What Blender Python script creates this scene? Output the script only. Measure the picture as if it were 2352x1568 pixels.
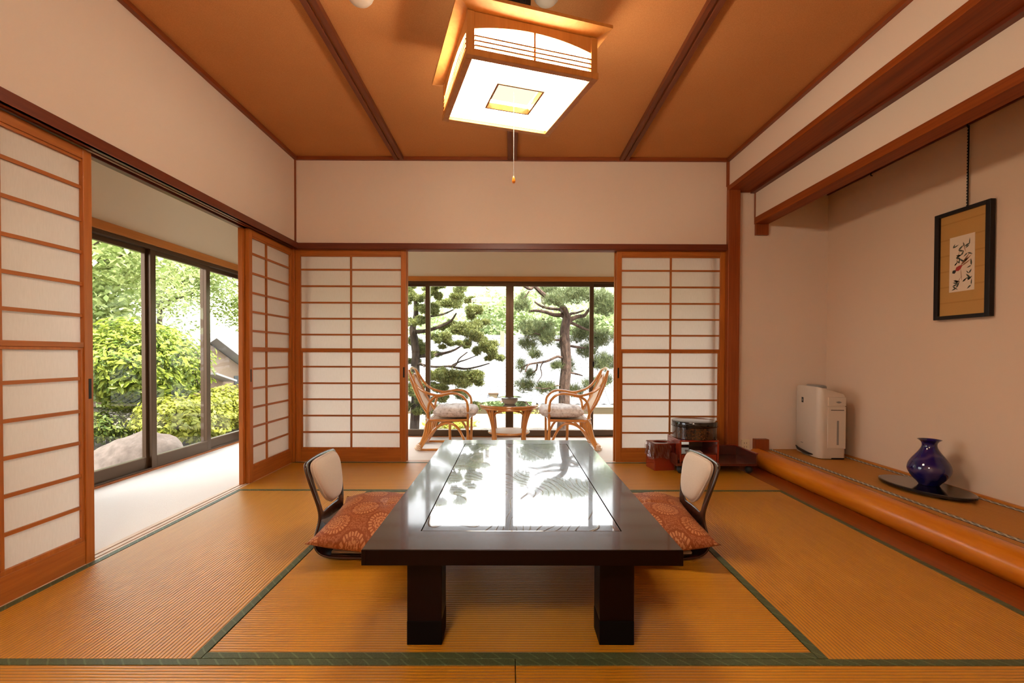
import bpy, bmesh, math, random
import numpy as np
from mathutils import Vector, Matrix, Euler
R = math.radians
random.seed(7); rng = np.random.default_rng(7)
S = bpy.context.scene
COL = S.collection
for o in list(bpy.data.objects): bpy.data.objects.remove(o)

# ------------------------------------------------------------------ camera, sky, sun, exposure
cam_d = bpy.data.cameras.new('camera'); cam = bpy.data.objects.new('camera', cam_d); COL.objects.link(cam)
cam_d.sensor_width = 36.0; cam_d.lens = 36.0*1105.26/2352.0
cam_d.shift_x = 0.0; cam_d.shift_y = 44.7/2352.0
cam_d.clip_start = 0.05; cam_d.clip_end = 500
def _rm(p, r, y):
    Y = Matrix(((math.cos(y), -math.sin(y), 0), (math.sin(y), math.cos(y), 0), (0, 0, 1)))
    P = Matrix(((1, 0, 0), (0, math.cos(p), math.sin(p)), (0, -math.sin(p), math.cos(p))))
    Q = Matrix(((math.cos(r), 0, -math.sin(r)), (0, 1, 0), (math.sin(r), 0, math.cos(r))))
    return Q @ P @ Y
_M = _rm(-.0139, -.0030, .0035)
_rot = Matrix((_M[0], _M[2], -_M[1])).transposed()
cam.matrix_world = Matrix.Translation((0, 0, .94)) @ _rot.to_4x4()
S.camera = cam

world = bpy.data.worlds.new('world'); S.world = world; world.use_nodes = True
bg = world.node_tree.nodes['Background']
bg.inputs['Color'].default_value = (0.95, 0.97, 1.0, 1); bg.inputs['Strength'].default_value = 6.5
sun_d = bpy.data.lights.new('sun', 'SUN'); sun = bpy.data.objects.new('sun', sun_d); COL.objects.link(sun)
sun_d.energy = 17.0; sun_d.angle = R(1.5); sun_d.color = (1.0, .95, .84)
sun.rotation_euler = Vector((-.26, .30, -.92)).to_track_quat('-Z', 'Y').to_euler()
LAMP = 80.0
S.view_settings.view_transform = 'Standard'; S.view_settings.look = 'None'
S.view_settings.exposure = 0.0; S.view_settings.gamma = 1.0
S.view_settings.use_curve_mapping = False
cy = S.cycles
cy.max_bounces = 10; cy.diffuse_bounces = 5; cy.glossy_bounces = 4; cy.transmission_bounces = 6; cy.transparent_max_bounces = 12
cy.sample_clamp_indirect = 6.0; cy.caustics_reflective = False; cy.caustics_refractive = False
try:
    cy.use_denoising = True; cy.denoiser = 'OPENIMAGEDENOISE'
except Exception: pass

# ------------------------------------------------------------------ materials
class NT:
    def __init__(s, name):
        s.m = bpy.data.materials.new(name); s.m.use_nodes = True
        s.t = s.m.node_tree; s.b = s.t.nodes['Principled BSDF']; s.out = s.t.nodes['Material Output']
    def n(s, typ, **k):
        nd = s.t.nodes.new(typ)
        for a, v in k.items():
            if hasattr(nd, a): setattr(nd, a, v)
        return nd
    def l(s, a, b): s.t.links.new(a, b)
    def val(s, sock, v):
        if isinstance(v, bpy.types.NodeSocket): s.l(v, sock)
        else: sock.default_value = v
    def math(s, op, a, b=None, c=None):
        nd = s.n('ShaderNodeMath', operation=op)
        s.val(nd.inputs[0], a)
        if b is not None: s.val(nd.inputs[1], b)
        if c is not None: s.val(nd.inputs[2], c)
        return nd.outputs[0]
    def coord(s, scale=(1, 1, 1), kind='Object', loc=(0, 0, 0), rot=(0, 0, 0)):
        tc = s.n('ShaderNodeTexCoord'); mp = s.n('ShaderNodeMapping')
        mp.inputs['Scale'].default_value = scale; mp.inputs['Location'].default_value = loc; mp.inputs['Rotation'].default_value = rot
        s.l(tc.outputs[kind], mp.inputs[0]); return mp.outputs[0]
    def noise(s, vec, scale, detail=3, rough=.55, dist=0):
        nd = s.n('ShaderNodeTexNoise'); s.l(vec, nd.inputs['Vector'])
        nd.inputs['Scale'].default_value = scale; nd.inputs['Detail'].default_value = detail
        nd.inputs['Roughness'].default_value = rough; nd.inputs['Distortion'].default_value = dist
        return nd.outputs['Fac']
    def ramp(s, fac, stops):
        nd = s.n('ShaderNodeValToRGB'); s.l(fac, nd.inputs[0]); e = nd.color_ramp.elements
        while len(e) < len(stops): e.new(.5)
        for i, (p, c) in enumerate(stops):
            e[i].position = p; e[i].color = (*c, 1) if len(c) == 3 else c
        return nd.outputs[0]
    def mix(s, f, a, b):
        nd = s.n('ShaderNodeMix', data_type='RGBA')
        s.val(nd.inputs[0], f)
        for i, v in ((6, a), (7, b)):
            if isinstance(v, tuple): nd.inputs[i].default_value = (*v, 1) if len(v) == 3 else v
            else: s.l(v, nd.inputs[i])
        return nd.outputs[2]
    def bump(s, h, strength=.3, dist=.002):
        nd = s.n('ShaderNodeBump'); s.l(h, nd.inputs['Height'])
        nd.inputs['Strength'].default_value = strength; nd.inputs['Distance'].default_value = dist
        s.l(nd.outputs[0], s.b.inputs['Normal']); return nd.outputs[0]
    def set(s, **k):
        mp = {'color': 'Base Color', 'rough': 'Roughness', 'metal': 'Metallic', 'spec': 'Specular IOR Level', 'coat': 'Coat Weight',
              'coatr': 'Coat Roughness', 'ior': 'IOR', 'trans': 'Transmission Weight', 'sheen': 'Sheen Weight', 'coatior': 'Coat IOR'}
        for a, v in k.items():
            so = s.b.inputs[mp[a]]
            if isinstance(v, tuple): so.default_value = (*v, 1) if len(v) == 3 else v
            else: s.val(so, v)
        return s.m

def plain(name, c, rough=.5, **k):
    t = NT(name); return t.set(color=c, rough=rough, **k)
def wood(name, dark, light, axis='z', rough=.45, freq=60, stretch=.05, bump=.08, coat=0., spec=.35):
    t = NT(name); sc = {'x': (stretch, 1, 1), 'y': (1, stretch, 1), 'z': (1, 1, stretch)}[axis]
    v = t.coord(sc); f = t.noise(v, freq, 4, .6, .4); g = t.noise(v, freq*.12, 2)
    h = t.math('MULTIPLY_ADD', f, .6, t.math('MULTIPLY', g, .4))
    t.set(color=t.ramp(h, [(.33, dark), (.66, light)]), rough=rough, coat=coat, spec=spec, coatr=.15)
    t.bump(f, bump, .001); return t.m
def wallmat(name, c, k=.02, bump=.12):
    t = NT(name); v = t.coord((1, 1, 1)); f = t.noise(v, 420, 2); g = t.noise(v, 3.0, 2)
    c2 = tuple(min(1, x*(1-.07)) for x in c)
    t.set(color=t.mix(t.math('MULTIPLY_ADD', f, .6, t.math('MULTIPLY', g, .4)), c, c2), rough=.85, spec=.2)
    t.bump(f, bump, .001); return t.m

M = {}
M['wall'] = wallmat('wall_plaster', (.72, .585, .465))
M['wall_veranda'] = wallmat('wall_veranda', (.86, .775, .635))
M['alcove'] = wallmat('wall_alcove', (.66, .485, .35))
M['frame_wood'] = wood('shoji_wood', (.27, .070, .008), (.42, .128, .018), 'z', .42)
M['frame_wood_x'] = wood('shoji_wood_x', (.27, .070, .008), (.42, .128, .018), 'x', .42)
M['dark_x'] = wood('dark_trim_x', (.085, .014, .004), (.15, .028, .007), 'x', .4)
M['dark_y'] = wood('dark_trim_y', (.085, .014, .004), (.15, .028, .007), 'y', .4)
M['trim_x'] = wood('red_trim_x', (.17, .034, .007), (.26, .060, .012), 'x', .42)
M['trim_y'] = wood('red_trim_y', (.17, .034, .007), (.26, .060, .012), 'y', .42)
M['trim_z'] = wood('red_trim_z', (.17, .034, .007), (.26, .060, .012), 'z', .42)
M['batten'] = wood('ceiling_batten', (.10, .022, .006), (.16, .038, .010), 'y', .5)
M['batten_pale'] = wood('ceiling_batten_mid', (.26, .085, .022), (.34, .12, .035), 'y', .5)
M['orange_x'] = wood('orange_trim_x', (.44, .15, .022), (.56, .21, .04), 'x', .35)
M['orange_y'] = wood('orange_trim_y', (.44, .15, .022), (.56, .21, .04), 'y', .35)
M['post'] = wood('post_wood', (.20, .038, .006), (.31, .075, .013), 'z', .4, 90, .03)
M['beam'] = wood('beam_wood', (.15, .026, .003), (.29, .064, .008), 'y', .5, 40, .025, .08, 0, .15)
M['board'] = wood('floor_board', (.14, .020, .002), (.24, .044, .005), 'y', .3, 50, .04, .03, .15, .25)
M['log'] = wood('polished_log', (.42, .11, .004), (.60, .19, .008), 'y', .27, 18, .12, .0, .28, .25)
M['lamp_wood'] = wood('lamp_wood', (.46, .19, .04), (.60, .28, .075), 'z', .5, 40, .08)
M['rattan'] = wood('rattan_cane', (.42, .15, .024), (.62, .265, .058), 'z', .3, 14, .6, .03, .5)
M['red_lacquer'] = plain('red_lacquer', (.20, .018, .006), .25, coat=.5)
M['dark_lacquer'] = plain('dark_red_lacquer', (.075, .012, .006), .25, coat=.6)
M['black'] = plain('black_plastic', (.008, .006, .006), .45, spec=.25)
M['black_lacquer'] = plain('black_lacquer', (.005, .004, .004), .14, coat=.5, spec=.4)
M['white_plastic'] = plain('white_plastic', (.55, .46, .36), .35)
M['cream_plastic'] = plain('cream_plastic', (.72, .62, .42), .4)
M['grey_plastic'] = plain('grey_plastic', (.20, .19, .17), .4)
M['bronze'] = plain('bronze_aluminium', (.085, .045, .020), .34, metal=.5)
M['bronze_sill'] = plain('bronze_sill', (.20, .13, .085), .4, metal=.4)
M['black_matte'] = plain('black_matte', (.003, .002, .002), .6, spec=.06)
M['sill_y'] = wood('sill_wood_y', (.50, .33, .23), (.62, .44, .33), 'y', .4)
M['sill_x'] = wood('sill_wood_x', (.50, .33, .23), (.62, .44, .33), 'x', .4)
M['rubber'] = plain('rubber', (.01, .01, .01), .6)

# shoji paper: thin translucent sheet
t = NT('shoji_paper'); d = t.n('ShaderNodeBsdfDiffuse'); tr = t.n('ShaderNodeBsdfTranslucent'); mx = t.n('ShaderNodeMixShader')
v = t.coord((1, 1, .15)); f = t.noise(v, 160, 3)
c = t.ramp(f, [(.3, (.68, .61, .54)), (.7, (.72, .65, .58))])
t.l(c, d.inputs[0]); t.l(c, tr.inputs[0]); mx.inputs[0].default_value = .40
t.l(d.outputs[0], mx.inputs[1]); t.l(tr.outputs[0], mx.inputs[2]); t.l(mx.outputs[0], t.out.inputs[0]); M['paper'] = t.m

# window glass: clear sheet with a fresnel reflection
def glass(name, tint=(1, 1, 1), rmax=1.0, rough=0.0):
    t = NT(name); a = t.n('ShaderNodeBsdfTransparent'); g = t.n('ShaderNodeBsdfGlossy'); mx = t.n('ShaderNodeMixShader'); fr = t.n('ShaderNodeFresnel')
    a.inputs[0].default_value = (*tint, 1); g.inputs['Roughness'].default_value = rough; fr.inputs[0].default_value = 1.45
    t.l(t.math('MULTIPLY', fr.outputs[0], rmax), mx.inputs[0]); t.l(a.outputs[0], mx.inputs[1]); t.l(g.outputs[0], mx.inputs[2]); t.l(mx.outputs[0], t.out.inputs[0])
    return t.m
M['glass'] = glass('window_glass', (.97, .98, .97))
M['film'] = glass('plastic_film', (.93, .90, .88), 2.2, .12)
M['clear'] = glass('clear_glass', (.92, .95, .93), 1.6)

# ceiling paper: orange, fine weave
t = NT('ceiling_paper'); v = t.coord((1, 1, 1))
a = t.noise(t.coord((1, 2.2, 1)), 210, 2); b = t.noise(v, 2, 2)
t.set(color=t.ramp(t.math('MULTIPLY_ADD', a, .75, t.math('MULTIPLY', b, .25)), [(.3, (.42, .175, .055)), (.7, (.58, .265, .095))]), rough=.8, spec=.2)
t.bump(a, .35, .002); M['ceiling'] = t.m

# woven rush; ridges run along `axis`
def rush(name, axis, c0=(.43, .163, .005), c1=(.575, .245, .014), pitch=.0135, spec=.75, rough=.34):
    t = NT(name); tc = t.n('ShaderNodeTexCoord'); sp = t.n('ShaderNodeSeparateXYZ'); t.l(tc.outputs['Object'], sp.inputs[0])
    ac, al = (sp.outputs[1], sp.outputs[0]) if axis == 'x' else (sp.outputs[0], sp.outputs[1])
    wob = t.noise(t.coord((6, 6, 6)), 1.0, 2)
    ph = t.math('MULTIPLY_ADD', ac, 2*math.pi/pitch, t.math('MULTIPLY', wob, 1.2))
    w = t.math('ABSOLUTE', t.math('SINE', t.math('MULTIPLY', ph, .5)))
    w = t.math('POWER', w, .55)
    sc = (900, 55, 1) if axis == 'x' else (55, 900, 1)
    fib = t.noise(t.coord(sc), 1.0, 2); big = t.noise(t.coord((1, 1, 1)), 2.2, 3)
    row = t.noise(t.coord((3, 75, 1) if axis == 'x' else (75, 3, 1)), 1.0, 1)
    k = t.math('MULTIPLY_ADD', fib, .45, t.math('MULTIPLY_ADD', row, .35, t.math('MULTIPLY', big, .2)))
    base = t.ramp(k, [(.32, c0), (.68, c1)])
    groove = t.mix(t.math('MULTIPLY', w, 1.0), tuple(x*.36 for x in c0), base)
    t.set(color=groove, rough=rough, spec=spec)
    t.bump(t.math('MULTIPLY_ADD', fib, .25, w), .7, .0020); return t.m
M['rush_x'] = rush('rush_x', 'x'); M['rush_y'] = rush('rush_y', 'y')
M['rush_alcove'] = rush('rush_alcove', 'y', (.46, .185, .03), (.56, .24, .045), .008, .2, .6)
t = NT('mat_border'); v = t.coord((1, 1, 1)); f = t.noise(v, 300, 2)
wv = t.n('ShaderNodeTexWave'); wv.wave_type = 'BANDS'; wv.bands_direction = 'DIAGONAL'; t.l(t.coord((1, 1, 0)), wv.inputs[0]); wv.inputs['Scale'].default_value = 11; wv.inputs['Distortion'].default_value = 1.5
k = t.math('GREATER_THAN', wv.outputs['Fac'], .965)
t.set(color=t.mix(t.math('MULTIPLY', k, .22), t.ramp(f, [(.3, (.040, .050, .020)), (.7, (.070, .085, .036))]), (.22, .28, .14)), rough=.5, spec=.3); t.bump(f, .3, .001); M['heri'] = t.m
# patterned borders of the alcove mat: a pale two-strand braid on black
def braid(name, xc, hw):
    t = NT(name); tc = t.n('ShaderNodeTexCoord'); sp = t.n('ShaderNodeSeparateXYZ'); t.l(tc.outputs['Object'], sp.inputs[0])
    xn = t.math('MULTIPLY', t.math('SUBTRACT', sp.outputs[0], xc), 1/hw); sw = t.math('SINE', t.math('MULTIPLY', sp.outputs[1], 2*math.pi/.085))
    k = None
    for sg in (.55, -.55):
        d = t.math('LESS_THAN', t.math('ABSOLUTE', t.math('SUBTRACT', xn, t.math('MULTIPLY', sw, sg))), .30)
        k = d if k is None else t.math('MAXIMUM', k, d)
    f = t.noise(t.coord((1, 1, 1)), 260, 2)
    t.set(color=t.mix(t.math('MULTIPLY', k, t.math('MULTIPLY_ADD', f, .5, .6)), (.035, .032, .028), (.50, .47, .40)), rough=.6); return t.m
M['alcove_heri'] = braid('alcove_border_front', -.1895, .0175); M['alcove_heri_back'] = braid('alcove_border_back', .2475, .0175)
# carpet
t = NT('pale_carpet'); f = t.noise(t.coord((1, 1, 1)), 330, 2); g = t.noise(t.coord((1, 6, 1)), 30, 2)
t.set(color=t.mix(t.math('MULTIPLY_ADD', f, .7, t.math('MULTIPLY', g, .3)), (.80, .755, .70), (.68, .63, .575)), rough=.95, spec=.1); t.bump(f, .5, .003); M['carpet'] = t.m
# lacquered table
def lacquer(name, grain):
    t = NT(name); f = t.noise(t.coord((1, 1, 1)), 520, 2)
    h = f
    if grain:
        vv = t.coord((1, .55, 1)); wv = t.n('ShaderNodeTexWave'); wv.wave_type = 'RINGS'; wv.rings_direction = 'Z'
        nz = t.n('ShaderNodeTexNoise'); t.l(vv, nz.inputs['Vector']); nz.inputs['Scale'].default_value = 2.6; nz.inputs['Detail'].default_value = 2
        mv = t.n('ShaderNodeVectorMath', operation='MULTIPLY_ADD'); t.l(nz.outputs['Color'], mv.inputs[0]); mv.inputs[1].default_value = (.55, .55, 0); t.l(vv, mv.inputs[2])
        t.l(mv.outputs[0], wv.inputs[0]); wv.inputs['Scale'].default_value = 8.0; wv.inputs['Distortion'].default_value = 1.6; wv.inputs['Detail'].default_value = 2; wv.inputs['Detail Scale'].default_value = 2
        ridge = t.math('POWER', wv.outputs['Fac'], 45.0)
        h = t.math('MULTIPLY_ADD', ridge, 2.0, t.math('MULTIPLY', f, .05))
        col = t.mix(t.math('MULTIPLY', ridge, .75), (.018, .006, .004), (.26, .23, .20))
        t.set(color=col, rough=.16, coat=1.0, coatr=.03, coatior=1.7, spec=.6); t.bump(h, .6, .0018)
    else:
        t.set(color=(.022, .007, .004), rough=.2, coat=.6, coatr=.07, coatior=1.55, spec=.2); t.bump(h, .3, .0006)
    return t.m
M['table'] = lacquer('table_lacquer', False); M['table_panel'] = lacquer('table_panel_lacquer', True)
M['table_side'] = plain('table_side_lacquer', (.005, .0008, .0006), .35, spec=.11)
M['ply'] = plain('chair_ply', (.030, .010, .005), .25, coat=.4, spec=.35)
t = NT('beige_cloth'); f = t.noise(t.coord((1, 1, 1)), 500, 2)
t.set(color=t.ramp(f, [(.3, (.40, .305, .23)), (.7, (.48, .38, .295))]), rough=.8, sheen=.3, spec=.2); t.bump(f, .2, .001); M['beige'] = t.m
# brocade floor cushion: medallions in a half-drop repeat
t = NT('brocade'); tc = t.n('ShaderNodeTexCoord'); sp = t.n('ShaderNodeSeparateXYZ'); t.l(tc.outputs['UV'], sp.inputs[0])
def cell(off):
    P = .205
    a = t.math('SUBTRACT', t.math('FRACT', t.math('MULTIPLY_ADD', sp.outputs[0], 1/P, off)), .5)
    b = t.math('SUBTRACT', t.math('FRACT', t.math('MULTIPLY_ADD', sp.outputs[1], 1/P, off)), .5)
    r = t.math('SQRT', t.math('ADD', t.math('MULTIPLY', a, a), t.math('MULTIPLY', b, b)))
    ang = t.math('ARCTAN2', b, a); return r, ang
r1, a1 = cell(0.0); r2, a2 = cell(.5)
near = t.math('LESS_THAN', r1, r2)
r = t.math('MINIMUM', r1, r2)
ang = t.math('ADD', t.math('MULTIPLY', near, a1), t.math('MULTIPLY', t.math('SUBTRACT', 1.0, near), a2))
edge = t.math('MULTIPLY_ADD', t.math('SINE', t.math('MULTIPLY', ang, 14)), .012, .285)
inside = t.math('LESS_THAN', r, edge)
ring = t.math('SINE', t.math('MULTIPLY', r, 95)); pet = t.math('SINE', t.math('MULTIPLY', ang, 10))
ns = t.noise(t.coord((1, 1, 1), 'UV'), 170, 3)
bead = t.math('MULTIPLY', t.math('GREATER_THAN', r, .215), t.math('GREATER_THAN', t.math('SINE', t.math('MULTIPLY', ang, 26)), -.2))
flw = t.math('GREATER_THAN', t.math('ADD', t.math('MULTIPLY', ring, t.math('MULTIPLY_ADD', pet, .6, .5)), t.math('MULTIPLY', t.math('SUBTRACT', ns, .5), 5.0)), .0)
orn = t.math('MAXIMUM', bead, t.math('MULTIPLY', flw, t.math('LESS_THAN', r, .20)))
back = t.math('MULTIPLY', t.math('GREATER_THAN', t.noise(t.coord((1, 1, 1), 'UV'), 150, 2), .50), t.math('GREATER_THAN', r, .33))
fac = t.math('ADD', t.math('MULTIPLY', inside, t.math('MULTIPLY_ADD', orn, .75, .1)), t.math('MULTIPLY', back, .34))
t.set(color=t.mix(fac, (.20, .048, .012), (.44, .185, .075)), rough=.6, sheen=.0, spec=.2); M['brocade'] = t.m
t = NT('seat_cushion_cloth'); f = t.noise(t.coord((30, 6, 30)), 1.0, 3); g = t.noise(t.coord((90, 90, 90)), 1, 1)
t.set(color=t.ramp(t.math('MULTIPLY_ADD', f, .75, t.math('MULTIPLY', g, .25)), [(.36, (.46, .41, .38)), (.46, (.70, .66, .64)), (.60, (.82, .79, .77))]), rough=.85, spec=.15); M['seat_cloth'] = t.m
# woven cane
t = NT('woven_cane'); tc = t.n('ShaderNodeTexCoord'); sp = t.n('ShaderNodeSeparateXYZ'); t.l(tc.outputs['Object'], sp.inputs[0])
s1 = t.math('SINE', t.math('MULTIPLY', t.math('ADD', sp.outputs[2], sp.outputs[1]), 420)); s2 = t.math('SINE', t.math('MULTIPLY', t.math('SUBTRACT', sp.outputs[1], t.math('ADD', sp.outputs[2], t.math('MULTIPLY', sp.outputs[0], 1.0))), 420))
k = t.math('MULTIPLY_ADD', s1, .25, t.math('MULTIPLY_ADD', s2, .25, .5))
t.set(color=t.ramp(k, [(.25, (.42, .19, .08)), (.6, (.80, .62, .45))]), rough=.55); M['cane'] = t.m
# blue glass vase
t = NT('blue_glass'); v = t.coord((1, 1, 1)); wv = t.n('ShaderNodeTexWave'); wv.wave_type = 'BANDS'; wv.bands_direction = 'DIAGONAL'; t.l(v, wv.inputs[0])
wv.inputs['Scale'].default_value = 4.5; wv.inputs['Distortion'].default_value = 9; wv.inputs['Detail'].default_value = 2; wv.inputs['Detail Scale'].default_value = 1.2
k = t.math('MULTIPLY', t.math('POWER', wv.outputs['Fac'], 5.0), t.noise(v, 14, 2))
t.set(color=t.mix(k, (.003, .0025, .070), (.085, .055, .11)), rough=.08, coat=.5, coatr=.02, spec=.5); M['vase'] = t.m
# lacquer box with mottled side
t = NT('mottled_lacquer'); f = t.noise(t.coord((1, 1, 1)), 75, 3, .65)
t.set(color=t.ramp(f, [(.42, (.008, .006, .005)), (.60, (.075, .030, .012))]), rough=.2, coat=.8, coatr=.06); M['mottled'] = t.m

def emit(name, c, s, fade=None):
    t = NT(name); e = t.n('ShaderNodeEmission'); e.inputs[0].default_value = (*c, 1); e.inputs[1].default_value = s
    if fade:
        tc = t.n('ShaderNodeTexCoord'); sp = t.n('ShaderNodeSeparateXYZ'); t.l(tc.outputs['Object'], sp.inputs[0])
        m = t.math('MAXIMUM', t.math('ABSOLUTE', sp.outputs[0]), t.math('ABSOLUTE', sp.outputs[1]))
        mr = t.n('ShaderNodeMapRange'); mr.interpolation_type = 'SMOOTHSTEP'; t.l(m, mr.inputs[0])
        mr.inputs[1].default_value = fade[0]; mr.inputs[2].default_value = fade[1]; mr.inputs[3].default_value = s; mr.inputs[4].default_value = fade[2]
        t.l(mr.outputs[0], e.inputs[1])
    t.l(e.outputs[0], t.out.inputs[0]); return t.m
M['diffuser'] = emit('lamp_diffuser', (1.0, .84, .65), LAMP*.60, (.20, .285, 1.3))
M['diffuser_side'] = emit('lamp_side_diffuser', (1.0, .84, .65), LAMP*.95)
M['top_fill'] = emit('lamp_top_fill', (1.0, .84, .65), 1.5)  # weak glow added for the ceiling above the lantern
M['rear_fill'] = emit('lamp_rear_fill', (1.0, .84, .65), LAMP*1.35)  # brighter bottom panel of the added fill lantern
M['diffuser_inner'] = emit('lamp_inner_plate', (1.0, .90, .68), 1.15)

# foliage, bark, stone and so on
def leafmat(name, c0, c1, trans=.35, rough=.45, spec=.3):
    t = NT(name); g = t.n('ShaderNodeNewGeometry'); col = t.ramp(g.outputs['Random Per Island'], [(0, c0), (1, c1)])
    tr = t.n('ShaderNodeBsdfTranslucent'); t.l(col, tr.inputs[0]); mx = t.n('ShaderNodeMixShader'); mx.inputs[0].default_value = trans
    t.set(color=col, rough=rough, spec=spec); t.l(t.b.outputs[0], mx.inputs[1]); t.l(tr.outputs[0], mx.inputs[2]); t.l(mx.outputs[0], t.out.inputs[0]); return t.m
M['leaf_camellia'] = leafmat('leaf_camellia', (.10, .17, .02), (.34, .38, .05))
M['leaf_azalea'] = leafmat('leaf_azalea', (.16, .19, .02), (.42, .42, .06))
M['leaf_low'] = leafmat('leaf_low', (.05, .09, .02), (.20, .23, .04))
M['leaf_pale'] = leafmat('leaf_pale', (.22, .30, .08), (.50, .56, .24))
M['leaf_mid'] = leafmat('leaf_mid', (.14, .20, .05), (.38, .44, .14))
M['leaf_hazed'] = leafmat('leaf_hazed', (.34, .44, .20), (.56, .62, .36))  # paler leaf colour stands in for haze and overexposure
M['leaf_lime'] = leafmat('leaf_lime', (.42, .44, .06), (.62, .60, .14))
M['needle_cedar'] = leafmat('needle_cedar', (.06, .085, .022), (.34, .36, .115), .2)
M['needle_pine'] = leafmat('needle_pine', (.06, .085, .034), (.25, .285, .12), .2)
M['petal'] = plain('azalea_petal', (.75, .12, .35), .5)
t = NT('bark'); f = t.noise(t.coord((1, 1, .3)), 22, 4, .65); t.set(color=t.ramp(f, [(.35, (.022, .013, .009)), (.65, (.085, .055, .037))]), rough=.9); t.bump(f, .9, .02); M['bark'] = t.m
t = NT('pine_bark'); f = t.noise(t.coord((1, 1, .35)), 26, 4, .65); t.set(color=t.ramp(f, [(.35, (.032, .016, .010)), (.65, (.12, .070, .048))]), rough=.9); t.bump(f, .9, .02); M['pine_bark'] = t.m
t = NT('stone'); f = t.noise(t.coord((1, 1, 1)), 9, 5, .6); t.set(color=t.ramp(f, [(.3, (.12, .082, .058)), (.7, (.26, .19, .145))]), rough=.85); t.bump(f, .6, .03); M['stone'] = t.m
t = NT('garden_soil'); f = t.noise(t.coord((1, 1, 1)), 16, 5, .7); t.set(color=t.ramp(f, [(.3, (.09, .07, .05)), (.7, (.24, .20, .16))]), rough=.95); t.bump(f, .6, .03); M['soil'] = t.m
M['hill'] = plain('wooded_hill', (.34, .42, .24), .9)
M['roof_tile'] = plain('pale_roof_tile', (.17, .17, .175), .5)
M['roof_grey'] = plain('grey_roof_tile', (.22, .22, .22), .5)
M['stucco'] = wallmat('cream_stucco', (.20, .15, .085))
M['stucco_pale'] = wallmat('pale_stucco', (.25, .18, .125))
M['dark_glass'] = plain('dark_window_glass', (.10, .11, .11), .15)

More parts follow.
